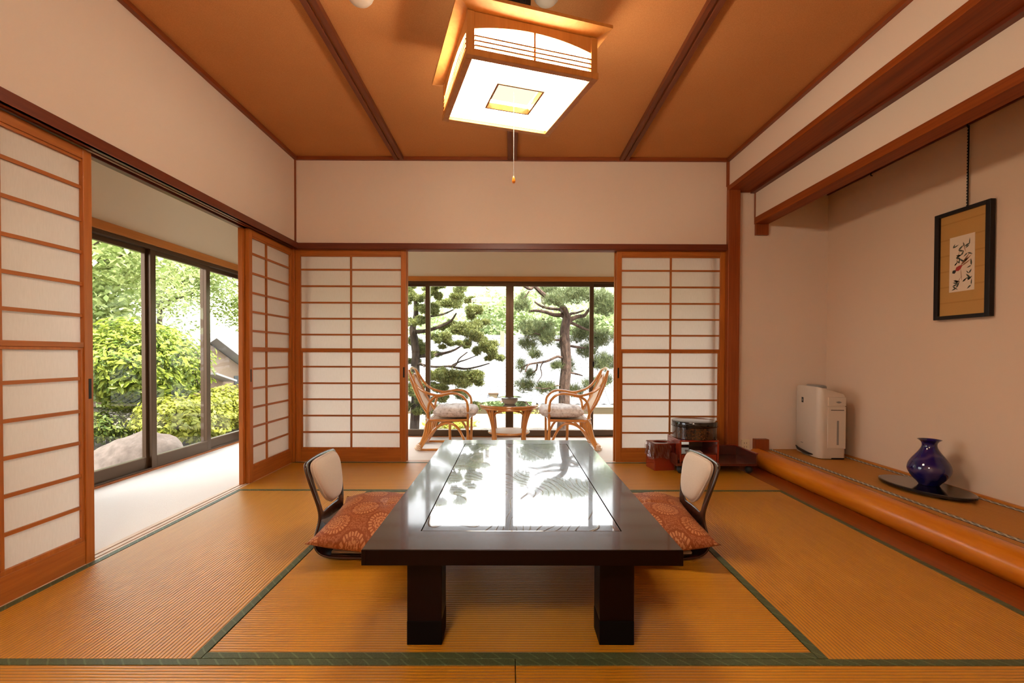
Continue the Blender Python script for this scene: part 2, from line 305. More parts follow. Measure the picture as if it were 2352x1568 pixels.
# ------------------------------------------------------------------ mesh helpers
OFF = {}
def crs(pts, k=6, closed=False):
    P = [Vector(p) for p in pts]; n = len(P); out = []
    for i in range(n if closed else n-1):
        a = P[(i-1) % n] if closed or i > 0 else P[0]*2-P[1]
        b, c = P[i], P[(i+1) % n]
        d = P[(i+2) % n] if closed or i+2 < n else c*2-b
        for j in range(k):
            s = j/k
            out.append(.5*((2*b)+(c-a)*s+(2*a-5*b+4*c-d)*s*s+(3*b-a-3*c+d)*s**3))
    if not closed: out.append(P[-1])
    return out
class MB:
    def __init__(s): s.v = []; s.f = []; s.uv = None
    def box(s, x0, x1, y0, y1, z0, z1):
        b = len(s.v); s.v += [(x, y, z) for z in (z0, z1) for y in (y0, y1) for x in (x0, x1)]
        s.f += [tuple(b+i for i in q) for q in ((0, 2, 3, 1), (4, 5, 7, 6), (0, 1, 5, 4), (2, 6, 7, 3), (0, 4, 6, 2), (1, 3, 7, 5))]; return s
    def prism(s, poly, a0, a1, axis='y'):
        b = len(s.v); n = len(poly)
        for a in (a0, a1):
            for p, q in poly: s.v.append({'y': (p, a, q), 'x': (a, p, q), 'z': (p, q, a)}[axis])
        s.f.append(tuple(b+i for i in range(n))); s.f.append(tuple(b+n+i for i in reversed(range(n))))
        for i in range(n): s.f.append((b+i, b+n+i, b+n+(i+1) % n, b+(i+1) % n))
        return s
    def tube(s, pts, r, n=8, closed=False, k=0):
        P = crs(pts, k, closed) if k else [Vector(p) for p in pts]
        m = len(P); rad = r if callable(r) else None
        if isinstance(r, (list, tuple)):
            rr = list(r); rad = lambda u: rr[min(int(u*(len(rr)-1)), len(rr)-2)]*(1-(u*(len(rr)-1)-min(int(u*(len(rr)-1)), len(rr)-2)))+rr[min(int(u*(len(rr)-1)), len(rr)-2)+1]*(u*(len(rr)-1)-min(int(u*(len(rr)-1)), len(rr)-2))
        b = len(s.v); up = None
        for i in range(m):
            tn = (P[(i+1) % m]-P[i-1]) if closed else (P[min(i+1, m-1)]-P[max(i-1, 0)])
            if tn.length < 1e-9: tn = Vector((0, 0, 1))
            tn.normalize()
            if up is None:
                up = Vector((0, 0, 1)) if abs(tn.z) < .9 else Vector((1, 0, 0))
            u = (up-tn*up.dot(tn)).normalized(); w = tn.cross(u); up = u
            q = rad(i/max(1, m-1)) if rad else r
            for j in range(n):
                a = 2*math.pi*j/n; s.v.append(tuple(P[i]+u*math.cos(a)*q+w*math.sin(a)*q))
        for i in range(m if closed else m-1):
            for j in range(n):
                i2 = (i+1) % m; s.f.append((b+i*n+j, b+i*n+(j+1) % n, b+i2*n+(j+1) % n, b+i2*n+j))
        if not closed:
            s.f.append(tuple(b+j for j in reversed(range(n)))); s.f.append(tuple(b+(m-1)*n+j for j in range(n)))
        return s
    def lathe(s, prof, n=32, c=(0, 0, 0), sx=1, sy=1):
        b = len(s.v); m = len(prof)
        for r, z in prof:
            for j in range(n):
                a = 2*math.pi*j/n; s.v.append((c[0]+r*sx*math.cos(a), c[1]+r*sy*math.sin(a), c[2]+z))
        for i in range(m-1):
            for j in range(n): s.f.append((b+i*n+j, b+i*n+(j+1) % n, b+(i+1)*n+(j+1) % n, b+(i+1)*n+j))
        if prof[0][0] > 1e-5: s.f.append(tuple(b+j for j in reversed(range(n))))
        if prof[-1][0] > 1e-5: s.f.append(tuple(b+(m-1)*n+j for j in range(n)))
        return s
    def ring(s, outer, inner, a0, a1, axis='z'):      # rectangular frame (x0,x1,y0,y1) minus inner, extruded
        X0, X1, Y0, Y1 = outer; x0, x1, y0, y1 = inner
        mk = {'z': lambda p, q, a, b: (p[0], p[1], q[0], q[1], a, b), 'y': lambda p, q, a, b: (p[0], p[1], a, b, q[0], q[1]), 'x': lambda p, q, a, b: (a, b, p[0], p[1], q[0], q[1])}[axis]
        s.box(*mk((X0, x0), (Y0, Y1), a0, a1)); s.box(*mk((x1, X1), (Y0, Y1), a0, a1))
        s.box(*mk((x0, x1), (Y0, y0), a0, a1)); s.box(*mk((x0, x1), (y1, Y1), a0, a1)); return s
    def build(s, name, mat, parent=None, bev=0, smooth=False, kind=None, label=None, rel=True, sub=0, solid=0, weld=False):
        off = Vector((0, 0, 0))
        if parent is not None and rel: off = OFF.get(parent.name, off)
        me = bpy.data.meshes.new(name); me.from_pydata([tuple(Vector(p)-off) for p in s.v] if off.length else s.v, [], s.f)
        if s.uv:
            ul = me.uv_layers.new(); 
            for lp in me.loops: ul.data[lp.index].uv = s.uv[lp.vertex_index]
        bm = bmesh.new(); bm.from_mesh(me)
        if weld: bmesh.ops.remove_doubles(bm, verts=bm.verts, dist=1e-5)
        bmesh.ops.recalc_face_normals(bm, faces=bm.faces); bm.to_mesh(me); bm.free()
        if smooth:
            me.polygons.foreach_set('use_smooth', [True]*len(me.polygons)); me.set_sharp_from_angle(angle=R(42))
        me.update()
        return link(name, me, mat, parent, bev, kind, label, sub, solid, smooth, off if parent is not None and rel else None)
def link(name, me, mat, parent=None, bev=0, kind=None, label=None, sub=0, solid=0, smooth=False, off=None):
    o = bpy.data.objects.new(name, me); COL.objects.link(o)
    if mat is not None and not me.materials: me.materials.append(mat)
    if parent is not None: o.parent = parent
    if off is not None: OFF[o.name] = off
    elif parent is not None: OFF[o.name] = Vector((0, 0, 0))
    if solid:
        md = o.modifiers.new('solid', 'SOLIDIFY'); md.thickness = solid; md.offset = 0
    if bev:
        md = o.modifiers.new('bevel', 'BEVEL'); md.width = bev; md.segments = 2; md.limit_method = 'ANGLE'; md.angle_limit = R(40)
        if not smooth:
            me.polygons.foreach_set('use_smooth', [False]*len(me.polygons))
    if sub:
        md = o.modifiers.new('sub', 'SUBSURF'); md.levels = sub; md.render_levels = sub
    if kind: o['kind'] = kind
    if label: o['label'] = label
    return o
def tag(o, label, cat, group=None, kind=None):
    o['label'] = label; o['category'] = cat
    if group: o['group'] = group
    if kind: o['kind'] = kind
    return o
def thing(name, label=None, cat=None, loc=(0, 0, 0), rz=0, group=None, kind=None):
    o = bpy.data.objects.new(name, None); COL.objects.link(o); o.location = loc; o.rotation_euler = (0, 0, rz); o.empty_display_size = .1
    if label: o['label'] = label
    if cat: o['category'] = cat
    if group: o['group'] = group
    if kind: o['kind'] = kind
    OFF[o.name] = Vector(loc); return o
def copy_tree(o, parent=None):
    c = o.copy(); COL.objects.link(c)
    if parent is not None: c.parent = parent
    for ch in list(o.children): copy_tree(ch, c)
    return c
def box(name, mat, dims, parent=None, bev=0, **k): return MB().box(*dims).build(name, mat, parent, bev, **k)
def struct(name, mat, dims, bev=0): return box(name, mat, dims, None, bev, kind='structure')

# ------------------------------------------------------------------ the room shell
XL, XR, D, ZC = -1.862, 1.885, 4.175, 2.632
YN = -1.7
struct('floor', M['soil'], (-3.0, 2.85, YN, 5.6, -.30, -.052))
struct('ceiling', M['ceiling'], (XL-.1, XR+.02, YN, D+.05, ZC, ZC+.08))
# left wall above the lintel
struct('wall_left', M['wall'], (XL-.06, XL, YN, D+.05, 1.885, ZC))
struct('wall_back', M['wall'], (XL-.02, XR+.02, D, D+.06, 1.885, ZC))
struct('wall_alcove_end', M['wall'], (1.90, 2.80, D+.002, D+.07, -.05, ZC))
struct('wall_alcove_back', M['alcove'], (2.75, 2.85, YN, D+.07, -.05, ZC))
struct('wall_right', M['wall'], (XR, XR+.12, YN, D, 2.388, ZC))
struct('wall_alcove_hanging', M['wall'], (2.11, 2.16, YN, D, 2.12, 2.45))
struct('ceiling_alcove', M['alcove'], (2.0, 2.85, YN, D+.05, 2.45, 2.53))
struct('wall_rear', M['wall'], (-3.0, 2.85, YN-.1, YN, -.05, ZC))
# trims along the ceiling
struct('trim_1', M['trim_y'], (XL, XL+.028, YN, D, 2.603, ZC), .002)
struct('trim_2', M['trim_x'], (XL+.028, XR-.028, D-.028, D, 2.603, ZC), .002)
struct('trim_3', M['trim_y'], (XR-.028, XR, YN, D, 2.603, ZC), .002)
struct('trim_4', M['trim_z'], (XL-.02, XL+.012, D-.012, D+.005, 1.89, 2.603), .002)
struct('trim_5', M['trim_z'], (1.862, 1.898, D-.014, D+.004, 2.39, 2.603), .002)
# dark rails (nageshi) at lintel height
struct('trim_6', M['dark_y'], (XL-.005, -1.825, YN, D-.01, 1.842, 1.893), .003)
struct('trim_7', M['dark_x'], (-1.86, 1.866, D-.035, D+.005, 1.840, 1.890), .003)
# lintel with grooves, left and back
def lintel_left(name):
    e = thing(name, kind='structure')
    for a, b, z in ((-1.846, -1.826, 1.842), (-1.872, -1.857, 1.846), (-1.90, -1.884, 1.846), (-1.897, -1.826, 1.868)):
        box('lintel_strip', M['trim_y'], (a, b, YN, D-.02, z, 1.885), e)
    box('outer_rail', M['dark_y'], (-1.962, -1.925, YN, 4.30, 1.842, 1.90), e, .002)
    return e
lintel_left('trim_8')
e = thing('trim_9', kind='structure')
for a, b in ((D-.018, D+.002), (D+.012, D+.028), (D+.04, D+.058)):
    box('lintel_strip', M['trim_x'], (-1.86, 1.866, a, b, 1.836, 1.885), e)
# ceiling battens, each a pair of dark strips with a lighter groove between
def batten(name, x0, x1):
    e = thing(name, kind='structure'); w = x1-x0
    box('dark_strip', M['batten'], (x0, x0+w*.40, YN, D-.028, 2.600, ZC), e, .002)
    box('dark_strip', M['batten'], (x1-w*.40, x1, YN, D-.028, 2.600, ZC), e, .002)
    box('groove_strip', M['batten_pale'], (x0+w*.40, x1-w*.40, YN, D-.028, 2.612, ZC), e)
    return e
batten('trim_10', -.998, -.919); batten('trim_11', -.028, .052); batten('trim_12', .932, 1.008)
struct('corner_post_inner', M['frame_wood'], (-1.925, -1.866, D-.012, D+.045, -.05, 1.86), .002)
# alcove post, beams
struct('column_post', M['post'], (1.868, 1.968, D-.045, D+.03, -.05, 2.36), .004)
e = thing('beam_alcove_upper', kind='structure')
box('beam', M['beam'], (1.868, 2.118, YN, D, 2.352, 2.392), e, .003)
box('dark_beam_strip', M['dark_y'], (2.070, 2.112, YN, D-.003, 2.334, 2.353), e, .002)  # darker strip stepped below the beam's inner edge
e = thing('beam_alcove_lower', kind='structure')
box('beam', M['beam'], (2.105, 2.222, YN, D-.002, 2.068, 2.126), e, .003)
box('end_block', M['trim_z'], (2.112, 2.222, D-.026, D+.002, 1.974, 2.068), e, .002)
box('end_strip', M['trim_z'], (2.106, 2.142, D-.020, D+.002, 2.126, 2.352), e, .002)
box('wall_strip', M['trim_x'], (1.968, 2.106, D-.014, D+.002, 2.343, 2.355), e)
# alcove: floor board, polished log front, raised mat
struct('floor_alcove_board', M['board'], (1.888, 2.20, YN, D, -.05, 0.0))
prof = [(2.135+.088*math.cos(a)*(1.0 if math.cos(a) < 0 else 1.15), .058+.078*math.sin(a)) for a in [2*math.pi*i/28 for i in range(28)]]
MB().prism(prof, YN, D-.03, 'y').build('trim_13', M['log'], smooth=True, kind='structure')
box('trim_14', M['trim_z'], (2.112, 2.231, D-.05, D+.002, -.02, .214), None, .003, kind='structure')
struct('floor_alcove', M['board'], (2.16, 2.75, YN, D, -.04, .108))
am = thing('alcove_mat', 'narrow woven mat with black and white patterned borders on raised alcove', 'tatami mat', (2.45, 2.0, .108))
box('mat_body', M['rush_alcove'], (2.165, 2.735, YN, D, .108, .121), am)
box('patterned_border', M['alcove_heri'], (2.243, 2.278, YN, D, .121, .1225), am)
box('patterned_border', M['alcove_heri_back'], (2.680, 2.715, YN, D, .121, .1225), am)
struct('baseboard_right', M['orange_y'], (2.735, 2.75, YN, D, .108, .132))
# shoji sills
e = thing('trim_15', kind='structure')
for a, b in ((-1.892, -1.880), (-1.924, -1.902), (-1.962, -1.935)):
    box('sill_strip', M['sill_y'], (a, b, YN, D+.2, -.04, .001), e)
box('sill_base', M['dark_y'], (-1.962, -1.880, YN, D+.2, -.05, -.008), e)
e = thing('trim_16', kind='structure')
for a, b in ((D+.000, D+.012), (D+.018, D+.044), (D+.050, D+.085)):
    box('sill_strip', M['sill_x'], (-1.88, 1.868, a, b, -.04, .001), e)
box('sill_base', M['dark_x'], (-1.88, 1.868, D, D+.085, -.05, -.008), e)

# ------------------------------------------------------------------ tatami mats
def tatami(x0, x1, y0, y1, axis, label, hs=(1, 1), mat=None):
    c = ((x0+x1)/2, (y0+y1)/2, -.05)
    e = thing('tatami_mat', label, 'tatami mat', c, 0, 'tatami mats of the room floor'); g = .0012; w = .031
    box('mat_body', M['rush_'+axis], (x0+g, x1-g, y0+g, y1-g, -.05, 0), e, .002)
    for i in (0, 1):
        if not hs[i]: continue
        if axis == 'x':
            a, b = (y0+g, y0+w) if i == 0 else (y1-w, y1-g); box('cloth_border', M['heri'], (x0+g, x1-g, a, b, -.02, .0018), e, .001)
        else:
            a, b = (x0+g, x0+w) if i == 0 else (x1-w, x1-g); box('cloth_border', M['heri'], (a, b, y0+g, y1-g, -.02, .0018), e, .001)
yA, yB, yC, yD = .545, 1.472, 2.385, 3.296
tatami(-1.88, .008, yD, D-.0, 'x', 'rush mat along the back screens, behind the left legless chair')
tatami(.008, 1.888, yD, D-.0, 'x', 'rush mat along the back screens, under the red waste bin')
tatami(-1.88, -.950, yB, yD, 'y', 'rush mat beside the open left doorway to the carpet')
tatami(-.950, .956, yC, yD, 'x', 'rush mat under the far half of the low table')
tatami(-.950, .956, yB, yC, 'x', 'rush mat under the front legs of the low table')
tatami(.956, 1.888, yB, yD, 'y', 'rush mat beside the alcove floor board and polished log')
tatami(-1.88, .018, yA, yB, 'x', 'nearest rush mat, left of the seam at the bottom edge')
tatami(.018, 1.888, yA, yB, 'x', 'nearest rush mat, right of the seam at the bottom edge')
struct('floor_rear', M['rush_y'], (-1.88, 1.888, YN, yA, -.05, -.001))

# ------------------------------------------------------------------ shoji screens
def screen(name, label, W, mid, loc, rz, group, pull=None):
    e = thing(name, label, 'sliding screen', loc, rz, group); FW, FX = M['frame_wood'], M['frame_wood_x']
    h = W/2; s = .043; H = 1.838; T = .030
    kw = dict(rel=False)
    for a, b in ((-h, -h+s), (h-s, h)): box('stile', FW, (a, b, 0, T, 0, H), e, .0015, **kw)
    box('top_rail', FX, (-h+s, h-s, 0, T, 1.795, H), e, .0015, **kw)
    box('top_rail_lip', FX, (-h+s, h-s, .006, .026, 1.783, 1.795), e, **kw)
    box('bottom_board', FX, (-h+s, h-s, .004, .026, .0, .106), e, .0015, **kw)
    x0, x1 = -h+s, h-s
    zs = [1.106, 1.245, 1.384, 1.527, 1.670]; b = .0075
    box('middle_rail', FX, (x0, x1, .003, .027, .965, .987), e, .001, **kw)
    zz = [.987]+zs+[1.783]
    for z in zs: box('lattice_bar', FX, (x0, x1, .008, .018, z-b, z+b), e, **kw)
    box('lattice_upright', FW, (mid-b, mid+b, .006, .018, .987, 1.783), e, **kw)
    def panes(par, zz, x0, x1, mid, y):
        for i in range(len(zz)-1):
            for a, c in ((x0, mid), (mid, x1)): 
                m_ = MB(); m_.v = [(a, y, zz[i]), (c, y, zz[i]), (c, y, zz[i+1]), (a, y, zz[i+1])]; m_.f = [(0, 1, 2, 3)]
                m_.build('paper_pane', M['paper'], par, rel=False)
    panes(e, zz, x0, x1, mid, .0185)
    # lower sash that slides up, a little narrower
    q = .013; x0 += q; x1 -= q
    f = MB().ring((x0-q, x1+q, .106, .965), (x0, x1, .124, .953), .006, .024, 'y').build('lower_sash', FW, e, .001, **kw)
    zl = [.256, .400, .543, .683, .827]
    for z in zl: box('lattice_bar', FX, (x0, x1, .009, .018, z-b, z+b), f, **kw)
    box('lattice_upright', FW, (mid-b, mid+b, .007, .018, .124, .953), f, **kw)
    panes(f, [.124]+zl+[.953], x0, x1, mid, .0185)
    if pull:
        px = pull*(h-s*.42); box('finger_pull', M['black'], (px-.007, px+.007, -.0012, .004, .735, .825), e, **kw)
    return e
G1 = 'paper screens of the back opening'; G2 = 'paper screens of the side opening'
yb = D+.012
screen('shoji_screen', 'paper lattice screen in back left corner, left of the rattan chairs', .957, 0.0, (-1.3865, yb, .0), 0, G1, 1)
screen('shoji_screen', 'paper lattice screen right of the rattan chairs, behind the round lacquer box', .945, 0.0, (1.3955, yb, .0), 0, G1, -1)
screen('shoji_screen', 'nearest paper lattice screen, tall at the left edge of the room', .82, 0.02, (-1.884, 1.77, .0), R(90), G2, 1)
screen('shoji_screen', 'narrow paper lattice screen between the garden doorway and back left corner', .700, -.085, (-1.880, 3.826, .0), R(90), G2, -1)
# the bare stile edge of the second screen parked behind the narrow one
e = thing('shoji_screen', 'second screen parked behind the narrow side screen, only its edge seen', 'sliding screen', (-1.913, 3.80, 0), R(90), G2)
for a, b in ((-.355, -.312), (.31, .353)): box('stile', M['frame_wood'], (a, b, 0, .03, 0, 1.838), e, .0015, rel=False)
box('top_rail', M['frame_wood_x'], (-.312, .31, 0, .03, 1.79, 1.838), e, rel=False)
box('bottom_board', M['frame_wood_x'], (-.312, .31, .004, .026, 0, .106), e, rel=False)
m_ = MB(); m_.v = [(-.312, .012, .106), (.31, .012, .106), (.31, .012, 1.79), (-.312, .012, 1.79)]; m_.f = [(0, 1, 2, 3)]; m_.build('paper_sheet', M['paper'], e, rel=False)
# the same behind the two back screens
for nm, lab, x0, x1 in (('l', 'edge of a second screen parked behind the back left screen', -1.80, -.902), ('r', 'edge of a second screen parked behind the back right screen', .912, 1.80)):
    e = thing('shoji_screen', lab, 'sliding screen', ((x0+x1)/2, D+.05, 0), 0, G1)
    for a, b in ((x0, x0+.04), (x1-.04, x1)): box('stile', M['frame_wood'], (a, b, D+.05, D+.078, 0, 1.838), e, .0015)
    box('top_rail', M['frame_wood_x'], (x0+.04, x1-.04, D+.05, D+.078, 1.79, 1.838), e)
    box('bottom_board', M['frame_wood_x'], (x0+.04, x1-.04, D+.053, D+.075, 0, .106), e)

# ------------------------------------------------------------------ veranda and its windows
e = thing('floor_veranda', kind='structure')
box('carpet_side', M['carpet'], (-2.868, -1.962, YN, 5.46, -.05, -.002), e)
box('carpet_back', M['carpet'], (-1.962, 2.7, D+.085, 5.46, -.05, -.002), e)
struct('ceiling_veranda_side', M['wall_veranda'], (-2.95, XL-.05, YN, 5.6, 2.38, 2.45))
struct('ceiling_veranda_back', M['wall_veranda'], (XL-.05, 2.8, D+.06, 5.6, 2.38, 2.45))
struct('wall_veranda_left', M['wall_veranda'], (-2.96, -2.872, YN, 5.56, 1.868, 2.45))
struct('wall_veranda_back', M['wall_veranda'], (-2.96, 2.8, 5.462, 5.55, 1.815, 2.45))
struct('wall_veranda_end', M['wall_veranda'], (2.62, 2.72, D+.07, 5.5, -.05, 2.45))
struct('wall_veranda_block', M['wall_veranda'], (-2.96, -2.872, YN, 1.99, -.05, 1.868))  # unseen wall added to dim daylight behind the nearest screen
struct('trim_17', M['orange_y'], (-2.90, -2.855, YN, 5.46, 1.805, 1.868), .003)
struct('trim_18', M['orange_x'], (-2.87, 2.7, 5.445, 5.49, 1.765, 1.818), .003)
struct('trim_19', M['frame_wood'], (-2.884, -2.866, YN, 5.46, -.05, .012), .002)
struct('trim_20', M['frame_wood_x'], (-2.87, 2.7, 5.455, 5.475, -.05, .006), .002)
def sash(par, axis, a0, a1, c, z0, z1, st=.052, bot=.085, top=.05):
    """one sliding sash: bronze frame and its glass; axis is the direction the sash slides"""
    T = .016; ax = 'y' if axis == 'x' else 'x'
    f = MB().ring((a0, a1, z0, z1), (a0+st, a1-st, z0+bot, z1-top), c-T, c+T, ax)
    o = f.build('sash_frame', M['bronze'], par, .002)
    m_ = MB(); p = [(a0+st, z0+bot), (a1-st, z0+bot), (a1-st, z1-top), (a0+st, z1-top)]
    m_.v = [(u, c, w) if axis == 'x' else (c, u, w) for u, w in p]; m_.f = [(0, 1, 2, 3)]
    m_.build('glass_pane', M['glass'], o)
    lip = MB()
    if axis == 'x': lip.box(a0+st, a1-st, c-T-.002, c-T+.004, z0+bot-.006, z0+bot)
    else: lip.box(c+T-.004, c+T+.002, a0+st, a1-st, z0+bot-.006, z0+bot)
    lip.build('glazing_bead', M['bronze_sill'], o)
    return o
w1 = thing('window_1', kind='structure', loc=(-2.89, 3.0, 0))
box('head_frame', M['bronze'], (-2.945, -2.872, 1.95, 5.46, 1.772, 1.806), w1, .002)
box('sill_frame', M['bronze'], (-2.945, -2.880, 1.95, 5.46, -.04, .022), w1, .002)
for a0, a1, c in ((1.99, 3.02, -2.897), (2.96, 3.905, -2.925), (3.87, 4.635, -2.897), (4.575, 5.40, -2.925)):
    sash(w1, 'y', a0, a1, c, .020, 1.775, .058, .09, .04)
w2 = thing('window_2', kind='structure', loc=(0, 5.48, 0))
box('head_frame', M['bronze'], (-2.90, 2.7, 5.470, 5.54, 1.742, 1.768), w2, .002)
box('sill_frame', M['bronze_sill'], (-2.90, 2.7, 5.462, 5.54, -.04, .006), w2, .002)
for a0, a1, c in ((-1.90, -.915, 5.52), (-.965, -.004, 5.49), (-.012, .948, 5.49), (.905, 1.90, 5.52), (1.84, 2.6, 5.49), (-2.85, -1.86, 5.49)):
    o = sash(w2, 'x', a0, a1, c, .004, 1.745, .048, .072, .034)
box('window_latch', M['black'], (.935, .955, 5.462, 5.475, .80, .86), w2, .002)
struct('corner_post', M['bronze'], (-2.945, -2.872, 5.40, 5.50, -.05, 1.87), .002)
struct('roof', M['roof_grey'], (-3.95, 3.4, YN-.4, 6.2, 2.70, 2.82))  # unseen slab, eaves sized to keep the sun off the veranda
# ------------------------------------------------------------------ low lacquered table
TX0, TX1, TY0, TY1, TZ0, TZ1 = -.453, .531, 1.468, 3.355, .294, .341
tb = thing('low_table', 'low dark lacquered dining table with grained inset top panel', 'table', (.04, 2.41, 0))
PX0, PX1, PY0, PY1 = -.302, .380, 1.622, 3.212
MB().ring((TX0, TX1, TY0, TY1), (PX0, PX1, PY0, PY1), TZ0, TZ1, 'z').build('top_frame', M['table'], tb, weld=False)
box('top_panel', M['table_panel'], (PX0+.003, PX1-.003, PY0+.003, PY1-.003, TZ0+.005, TZ1-.0005), tb, .002)
MB().ring((TX0-.002, TX1+.002, TY0-.002, TY1+.002), (TX0+.012, TX1-.012, TY0+.012, TY1-.012), TZ0-.002, TZ1-.0015, 'z').build('edge_band', M['table_side'], tb, .001)
for a in (-.331, .291):
    for b in (1.543, 3.17):
        l = box('leg', M['table_side'], (a, a+.112, b, b+.102, .078, TZ0), tb, .002)
        box('leg_foot', M['black_matte'], (a-.0005, a+.1125, b-.0005, b+.1025, 0, .078), l, .002)

# ------------------------------------------------------------------ legless chairs and floor cushions
prof = [(.40, .016), (.25, .012), (.10, .011), (.02, .013), (-.028, .028), (-.052, .060), (-.054, .095), (-.040, .150), (-.036, .195), (-.044, .25), (-.058, .31), (-.076, .375), (-.092, .430), (-.096, .446)]
wid = [.19, .20, .20, .20, .197, .19, .18, .160, .155, .170, .187, .196, .192, .172]
def bx(z):
    for i in range(6, len(prof)-1):
        (xa, za), (xb, zb) = prof[i], prof[i+1]
        if za <= z <= zb: return xa+(xb-xa)*(z-za)/(zb-za)
    return prof[-1][0]
def legless(label, loc, rz):
    e = thing('legless_chair', label, 'chair', loc, rz, 'legless floor chairs')
    m_ = MB(); ts = [-1, -.92, -.7, -.45, 0, .45, .7, .92, 1]; n = len(ts)
    for (x, z), w in zip(prof, wid):
        for t_ in ts: m_.v.append((x-.012*(1-t_*t_) if z > .1 else x, t_*w, z+(-.006*t_*t_ if z > .4 else 0)))
    for i in range(len(prof)-1):
        for j in range(n-1):
            zc = (prof[i][1]+prof[i+1][1])/2; tc = abs(ts[j]+ts[j+1])/2
            if .19 < zc < .40 and tc < .70: continue
            m_.f.append((i*n+j, i*n+j+1, (i+1)*n+j+1, (i+1)*n+j))
    m_.build('ply_shell', M['ply'], e, rel=False, solid=.014, sub=2, smooth=True)
    # padded back, shield shaped
    out = []
    for i in range(40):
        a = 2*math.pi*i/40; c_, s_ = math.cos(a), math.sin(a)
        z = .333+.106*(abs(s_)**.6)*(1 if s_ > 0 else -1)
        y = .180*(abs(c_)**.45)*(1 if c_ > 0 else -1)
        k = (z-.235)/.20; y *= .50+.50*min(1, max(0, k))**.8
        out.append((y, z))
    m_ = MB(); rings = [1.0, 1.0, .97, .9, .7, .4, .12]; hgt = [0, .012, .020, .026, .031, .034, .035]
    for k, hh in zip(rings, hgt):
        for y, z in out:
            yy = y*k; zz = .340+(z-.340)*k; m_.v.append((bx(zz)+.006+hh, yy, zz))
    n = 40
    for i in range(len(rings)-1):
        for j in range(n): m_.f.append((i*n+j, i*n+(j+1) % n, (i+1)*n+(j+1) % n, (i+1)*n+j))
    m_.f.append(tuple((len(rings)-1)*n+j for j in range(n))); m_.f.append(tuple(reversed(range(n))))
    p = m_.build('back_pad', M['beige'], e, rel=False, smooth=True)
    MB().tube([(bx(z)+.018, y*1.0, z) for y, z in out], .0045, 6, True).build('piping', M['beige'], p, rel=False, smooth=True)
    box('seat_pad', M['beige'], (.02, .38, -.17, .17, .020, .034), e, .006, rel=False)
    return e
legless('legless floor chair with beige back pad, left of the low table', (-.842, 2.372, 0), 0)
legless('legless floor chair with beige back pad, right of the low table near the alcove', (.862, 2.372, 0), R(180))
def zabuton(label, loc, rot, seed, lx=.58, ly=.60):
    rr = random.Random(seed); N = 36; m_ = MB(); uv = []
    ph = [rr.uniform(0, 6) for _ in range(6)]
    for sgn in (1, -1):
        for i in range(N+1):
            for j in range(N+1):
                u, v = -1+2*i/N, -1+2*j/N
                d = max(0, (1-abs(u)**2.6))*max(0, (1-abs(v)**2.6))
                th = (.125 if sgn > 0 else .060)*d**.62
                x = lx/2*u*(1-.085*(1-v*v)*abs(u)); y = ly/2*v*(1-.085*(1-u*u)*abs(v))
                z = sgn*th
                if sgn > 0:
                    cr = .010*math.exp(-((u-.05+.10*math.sin(3*v+ph[0]))/.035)**2)*(1-abs(v))+.008*math.exp(-((v+.15-.25*u+.06*math.sin(5*u+ph[1]))/.03)**2)*(1-u*u)
                    z += .006*math.sin(6*u+ph[2])*math.sin(5*v+ph[3])*d-cr*d**.3
                z += .012*(abs(u)**3)*(abs(v)**3)
                m_.v.append((x, y, z)); uv.append((x+.4, y*1.0+.4 + sgn*.0))
    n = N+1; o = n*n
    for b_ in (0, o):
        for i in range(N):
            for j in range(N): m_.f.append((b_+i*n+j, b_+(i+1)*n+j, b_+(i+1)*n+j+1, b_+i*n+j+1))
    # merge the seam by sharing rim vertices
    m_.uv = uv
    ob = m_.build('floor_cushion', M['brocade'], smooth=True)
    me = ob.data; bm = bmesh.new(); bm.from_mesh(me); bmesh.ops.remove_doubles(bm, verts=bm.verts, dist=.0012); bmesh.ops.recalc_face_normals(bm, faces=bm.faces); bm.to_mesh(me); bm.free()
    ob.location = loc; ob.rotation_euler = rot
    return tag(ob, label, 'cushion', 'brocade floor cushions')
zabuton('brocade floor cushion with round medallions on the left legless chair', (-.605, 2.37, .095), (R(3), R(6), R(2)), 3)
zabuton('brocade floor cushion with round medallions on the right legless chair', (.640, 2.37, .095), (R(3), R(-6), R(-3)), 5)

# ------------------------------------------------------------------ hanging lantern
LC = (.013, 2.285, 2.14)
ln = thing('ceiling_lantern', 'square wooden ceiling lantern with lit white panels, hung on chains', 'lamp', LC, R(17.5))
kw = dict(rel=False); a = .287; LW = M['lamp_wood']; PT = .165
for sx in (-1, 1):
    for sy in (-1, 1):
        x0, x1 = sorted((sx*a, sx*(a-.030))); y0, y1 = sorted((sy*a, sy*(a-.030)))
        box('corner_post', LW, (x0, x1, y0, y1, .0, PT), ln, .002, **kw)
for q in range(4):
    sd = thing('side_frame', loc=(0, 0, 0), rz=R(90)*q); sd.parent = ln; OFF[sd.name] = Vector((0, 0, 0))
    b0, b1 = -a+.030, a-.030
    MB().box(-a-.004, a-.026, -a-.004, -a+.026, -.012, .016).build('bottom_rail', LW, sd, .002, rel=False)
    top = [(b0, PT), (b1, PT)]
    for i in range(17):
        u = 1-2*i/16; top.append((u*(b1), .098+.034*(1-u*u)))
    MB().prism(top, -a+.004, -a+.016, 'y').build('arched_board', LW, sd, rel=False)
    for z in (.030, .049, .068): box('thin_slat', LW, (b0, b1, -a-.002, -a+.012, z-.0032, z+.0032), sd, **kw)
    box('centre_bar', LW, (-.004, .004, -a+.003, -a+.011, .014, .132), sd, **kw)
    box('side_panel', M['diffuser_side'], (b0-.005, b1+.005, -a+.026, -a+.030, .012, .155), sd, **kw)
